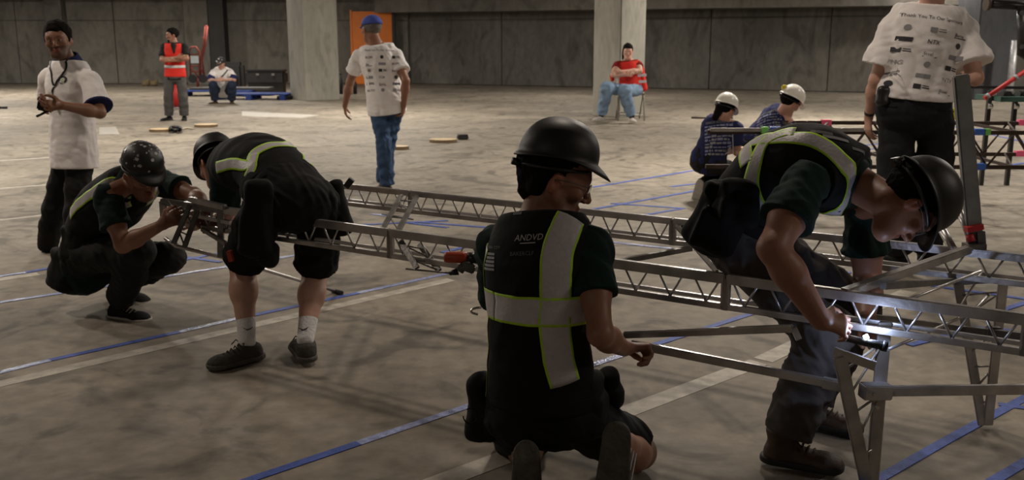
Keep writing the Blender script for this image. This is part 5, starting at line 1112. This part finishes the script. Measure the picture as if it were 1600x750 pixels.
c = fl(343, 150) + X((-.1, 1.6, .0)); t = root_at('black_backpack', c, 'tall black bag right behind the sitting man\'s head', 'bag'); block('bag_body', c + X((0, 0, .45)), (.78, .35, .9), M_CASE, t, 0, .1); block('bag_pocket', c + X((0, -.2, .3)), (.5, .1, .4), M_BLACK2, t, 0, .04)
c = fl(398, 152) + X((1.1, -.2, 0)); t = root_at('black_tube', c, 'black tube on the floor between pallet and column', 'tube'); rod('tube', [fl(434, 153, .06), fl(456, 152, .06)], .05, M_CASE, t)
# red hand truck against the wall
Yh = 27.5; A_ = lambda x, y, dy=0: at(x, y, Yh + dy)
t = root_at('hand_truck', A_(310, 125), 'red hand truck with pale label leaning at the back wall', 'trolley')
for pts in ([(298, 122), (296, 80), (298, 74), (306, 73), (311, 80), (312, 122)], [(320, 122), (316, 95), (321, 70), (324, 41)], [(314, 122), (313, 95), (318, 70), (321, 41)], [(321, 41), (324, 41)]): rod('red_frame', [A_(*p) for p in pts], .024, M_REDP, t)
for y_ in (85, 103, 112): rod('cross_bar', [A_(297, y_), A_(312, y_)], .016, M_REDP, t)
for a_, b_ in (((298, 104), (310, 121)), ((311, 100), (320, 120)), ((299, 121), (320, 122)), ((315, 60), (322, 60)), ((314, 80), (320, 80))): rod('brace', [A_(*a_), A_(*b_)], .018, M_REDP, t)
for x_ in (301, 317): rod('wheel', [A_(x_, 123, -.15), A_(x_, 123, -.05)], .12, M_SOLE, t, 16)
rod('support', [A_(309, 122), A_(309, 137)], .04, M_REDP, t)
bar('label_plate', A_(298, 93, -.1), A_(310, 93, -.1), .02, .20, M_PRINTB if 0 else mat('pale_label', (.6, .68, .7), .5), t)
# red extinguisher behind the standing man
c = fl(276, 169); t = root_at('fire_extinguisher', c, 'red fire extinguisher standing behind the red vest man\'s legs', 'extinguisher')
rod('cylinder', [c + X((0, 0, .02)), c + X((0, 0, .42)), c + X((0, 0, .50)), c + X((0, 0, .53))], [.13, .13, .07, .04], M_REDT, t, 20); rod('valve', [c + X((0, 0, .53)), c + X((0, 0, .60))], .03, M_PVC, t); rod('base_ring', [c + X((0, 0, .0)), c + X((0, 0, .03))], .135, M_PRINTL, t, 20)
# sandbags by wall
for i, (x_, lab) in enumerate(((238, 'small tan sandbag by the back wall, left of its pair'), (251, 'small tan sandbag by the back wall, right of its pair'))):
    c = fl(x_, 133.5) + X((0, -.6, 0)); t = root_at('sandbag', c, lab, 'sandbag', 'sandbags by the back wall'); V = Sdf(.03, .05); V.ell(c + X((0, 0, .10)), (X((1, 0, 0)), X((0, 1, 0)), X((0, 0, 1))), (.145, .13, .11)); V.cap(c + X((.08, 0, .14)), c + X((.1, 0, .22)), .04); V.wrinkle(.012, 12, i); V.obj('bag', mat('tan_sack', (.16, .12, .06), .9), t)
# bottles and bag beside first column
c = fl(522, 152); 
def bottle(c, h, lab, col=M_CASE, r=.06):
    t = root_at('bottle', c, lab, 'bottle', 'dark bottles beside the first column'); rod('bottle_body', [c, c + X((0, 0, h * .6)), c + X((0, 0, h * .75)), c + X((0, 0, h * .9))], [r, r, r * .4, r * .38], col, t, 14); rod('bottle_cap', [c + X((0, 0, h * .88)), c + X((0, 0, h))], r * .45, M_PVC, t, 12)
for x_, h_q, lab in ((518, .62, 'tall dark bottle nearest the first column'), (524, .5, 'dark bottle behind the white bag'), (533, .62, 'dark bottle right of the white bag'), (548, .45, 'dark bottle left of the walking man\'s arm'), (555, .5, 'dark bottle at walking man\'s elbow, rightmost of row')): bottle(fl(x_, 147) + X((0, 0, 0)), h_q, lab, r=.055)
c = fl(523, 153); t = root_at('plastic_jug', c, 'small white jug with blue label beside the first column', 'jug'); block('jug_body', c + X((0, 0, .12)), (.24, .16, .24), M_WHITE, t, 0, .05); block('blue_label', c + X((.04, -.085, .12)), (.12, .012, .1), M_BLUET, t); rod('jug_cap', [c + X((0, 0, .24)), c + X((0, 0, .29))], .04, M_WHITE, t)
# folding chair under the woman
t = root_at('folding_chair', fl(985, 188), 'grey metal folding chair under the seated woman', 'chair'); cc = fl(985, 188); Zc = lambda x, y, z: cc + X((x, y, z))
sc_ = 1.15; block('seat', Zc(0, .15, .50), (.52, .5, .035), M_CHAIR, t, 0, .012); block('backrest', Zc(0, .42, .92), (.52, .03, .24), M_CHAIR, t, 0, .01)
for q in (-1, 1): rod('leg', [Zc(.25 * q, -.12, 0), Zc(.25 * q, .08, .48), Zc(.25 * q, .43, 1.02)], .014, M_CHAIR, t); rod('leg', [Zc(.23 * q, .45, 0), Zc(.23 * q, .0, .5)], .014, M_CHAIR, t)
rod('leg_brace', [Zc(-.25, -.08, .1), Zc(.25, -.08, .1)], .012, M_CHAIR, t); rod('leg_brace', [Zc(-.23, .4, .12), Zc(.23, .4, .12)], .012, M_CHAIR, t)
# orange drill left of the kneeling worker
t = root_at('cordless_drill', at(715, 402, 3.4), 'orange and grey cordless drill held at the kneeling worker\'s left', 'drill')
rod('motor_housing', [at(694, 402, 3.42), at(699, 402, 3.42), at(724, 402, 3.41), at(732, 402, 3.41)], [.016, .021, .022, .018], M_ORNG, t, 18); rod('gear_case', [at(730, 402, 3.41), at(746, 404, 3.41)], [.021, .019], M_PVC, t, 16)
rod('handle', [at(735, 404, 3.41), at(722, 418, 3.40), at(718, 423, 3.4)], [.016, .015, .017], M_TOOLG, t, 12); rod('chuck', [at(716, 424, 3.4), at(702, 427, 3.4)], [.014, .008], M_PVC, t, 12); bar('battery', at(722, 413, 3.4), at(742, 421, 3.4), .05, .03, M_TOOLG, t, bev=.004)
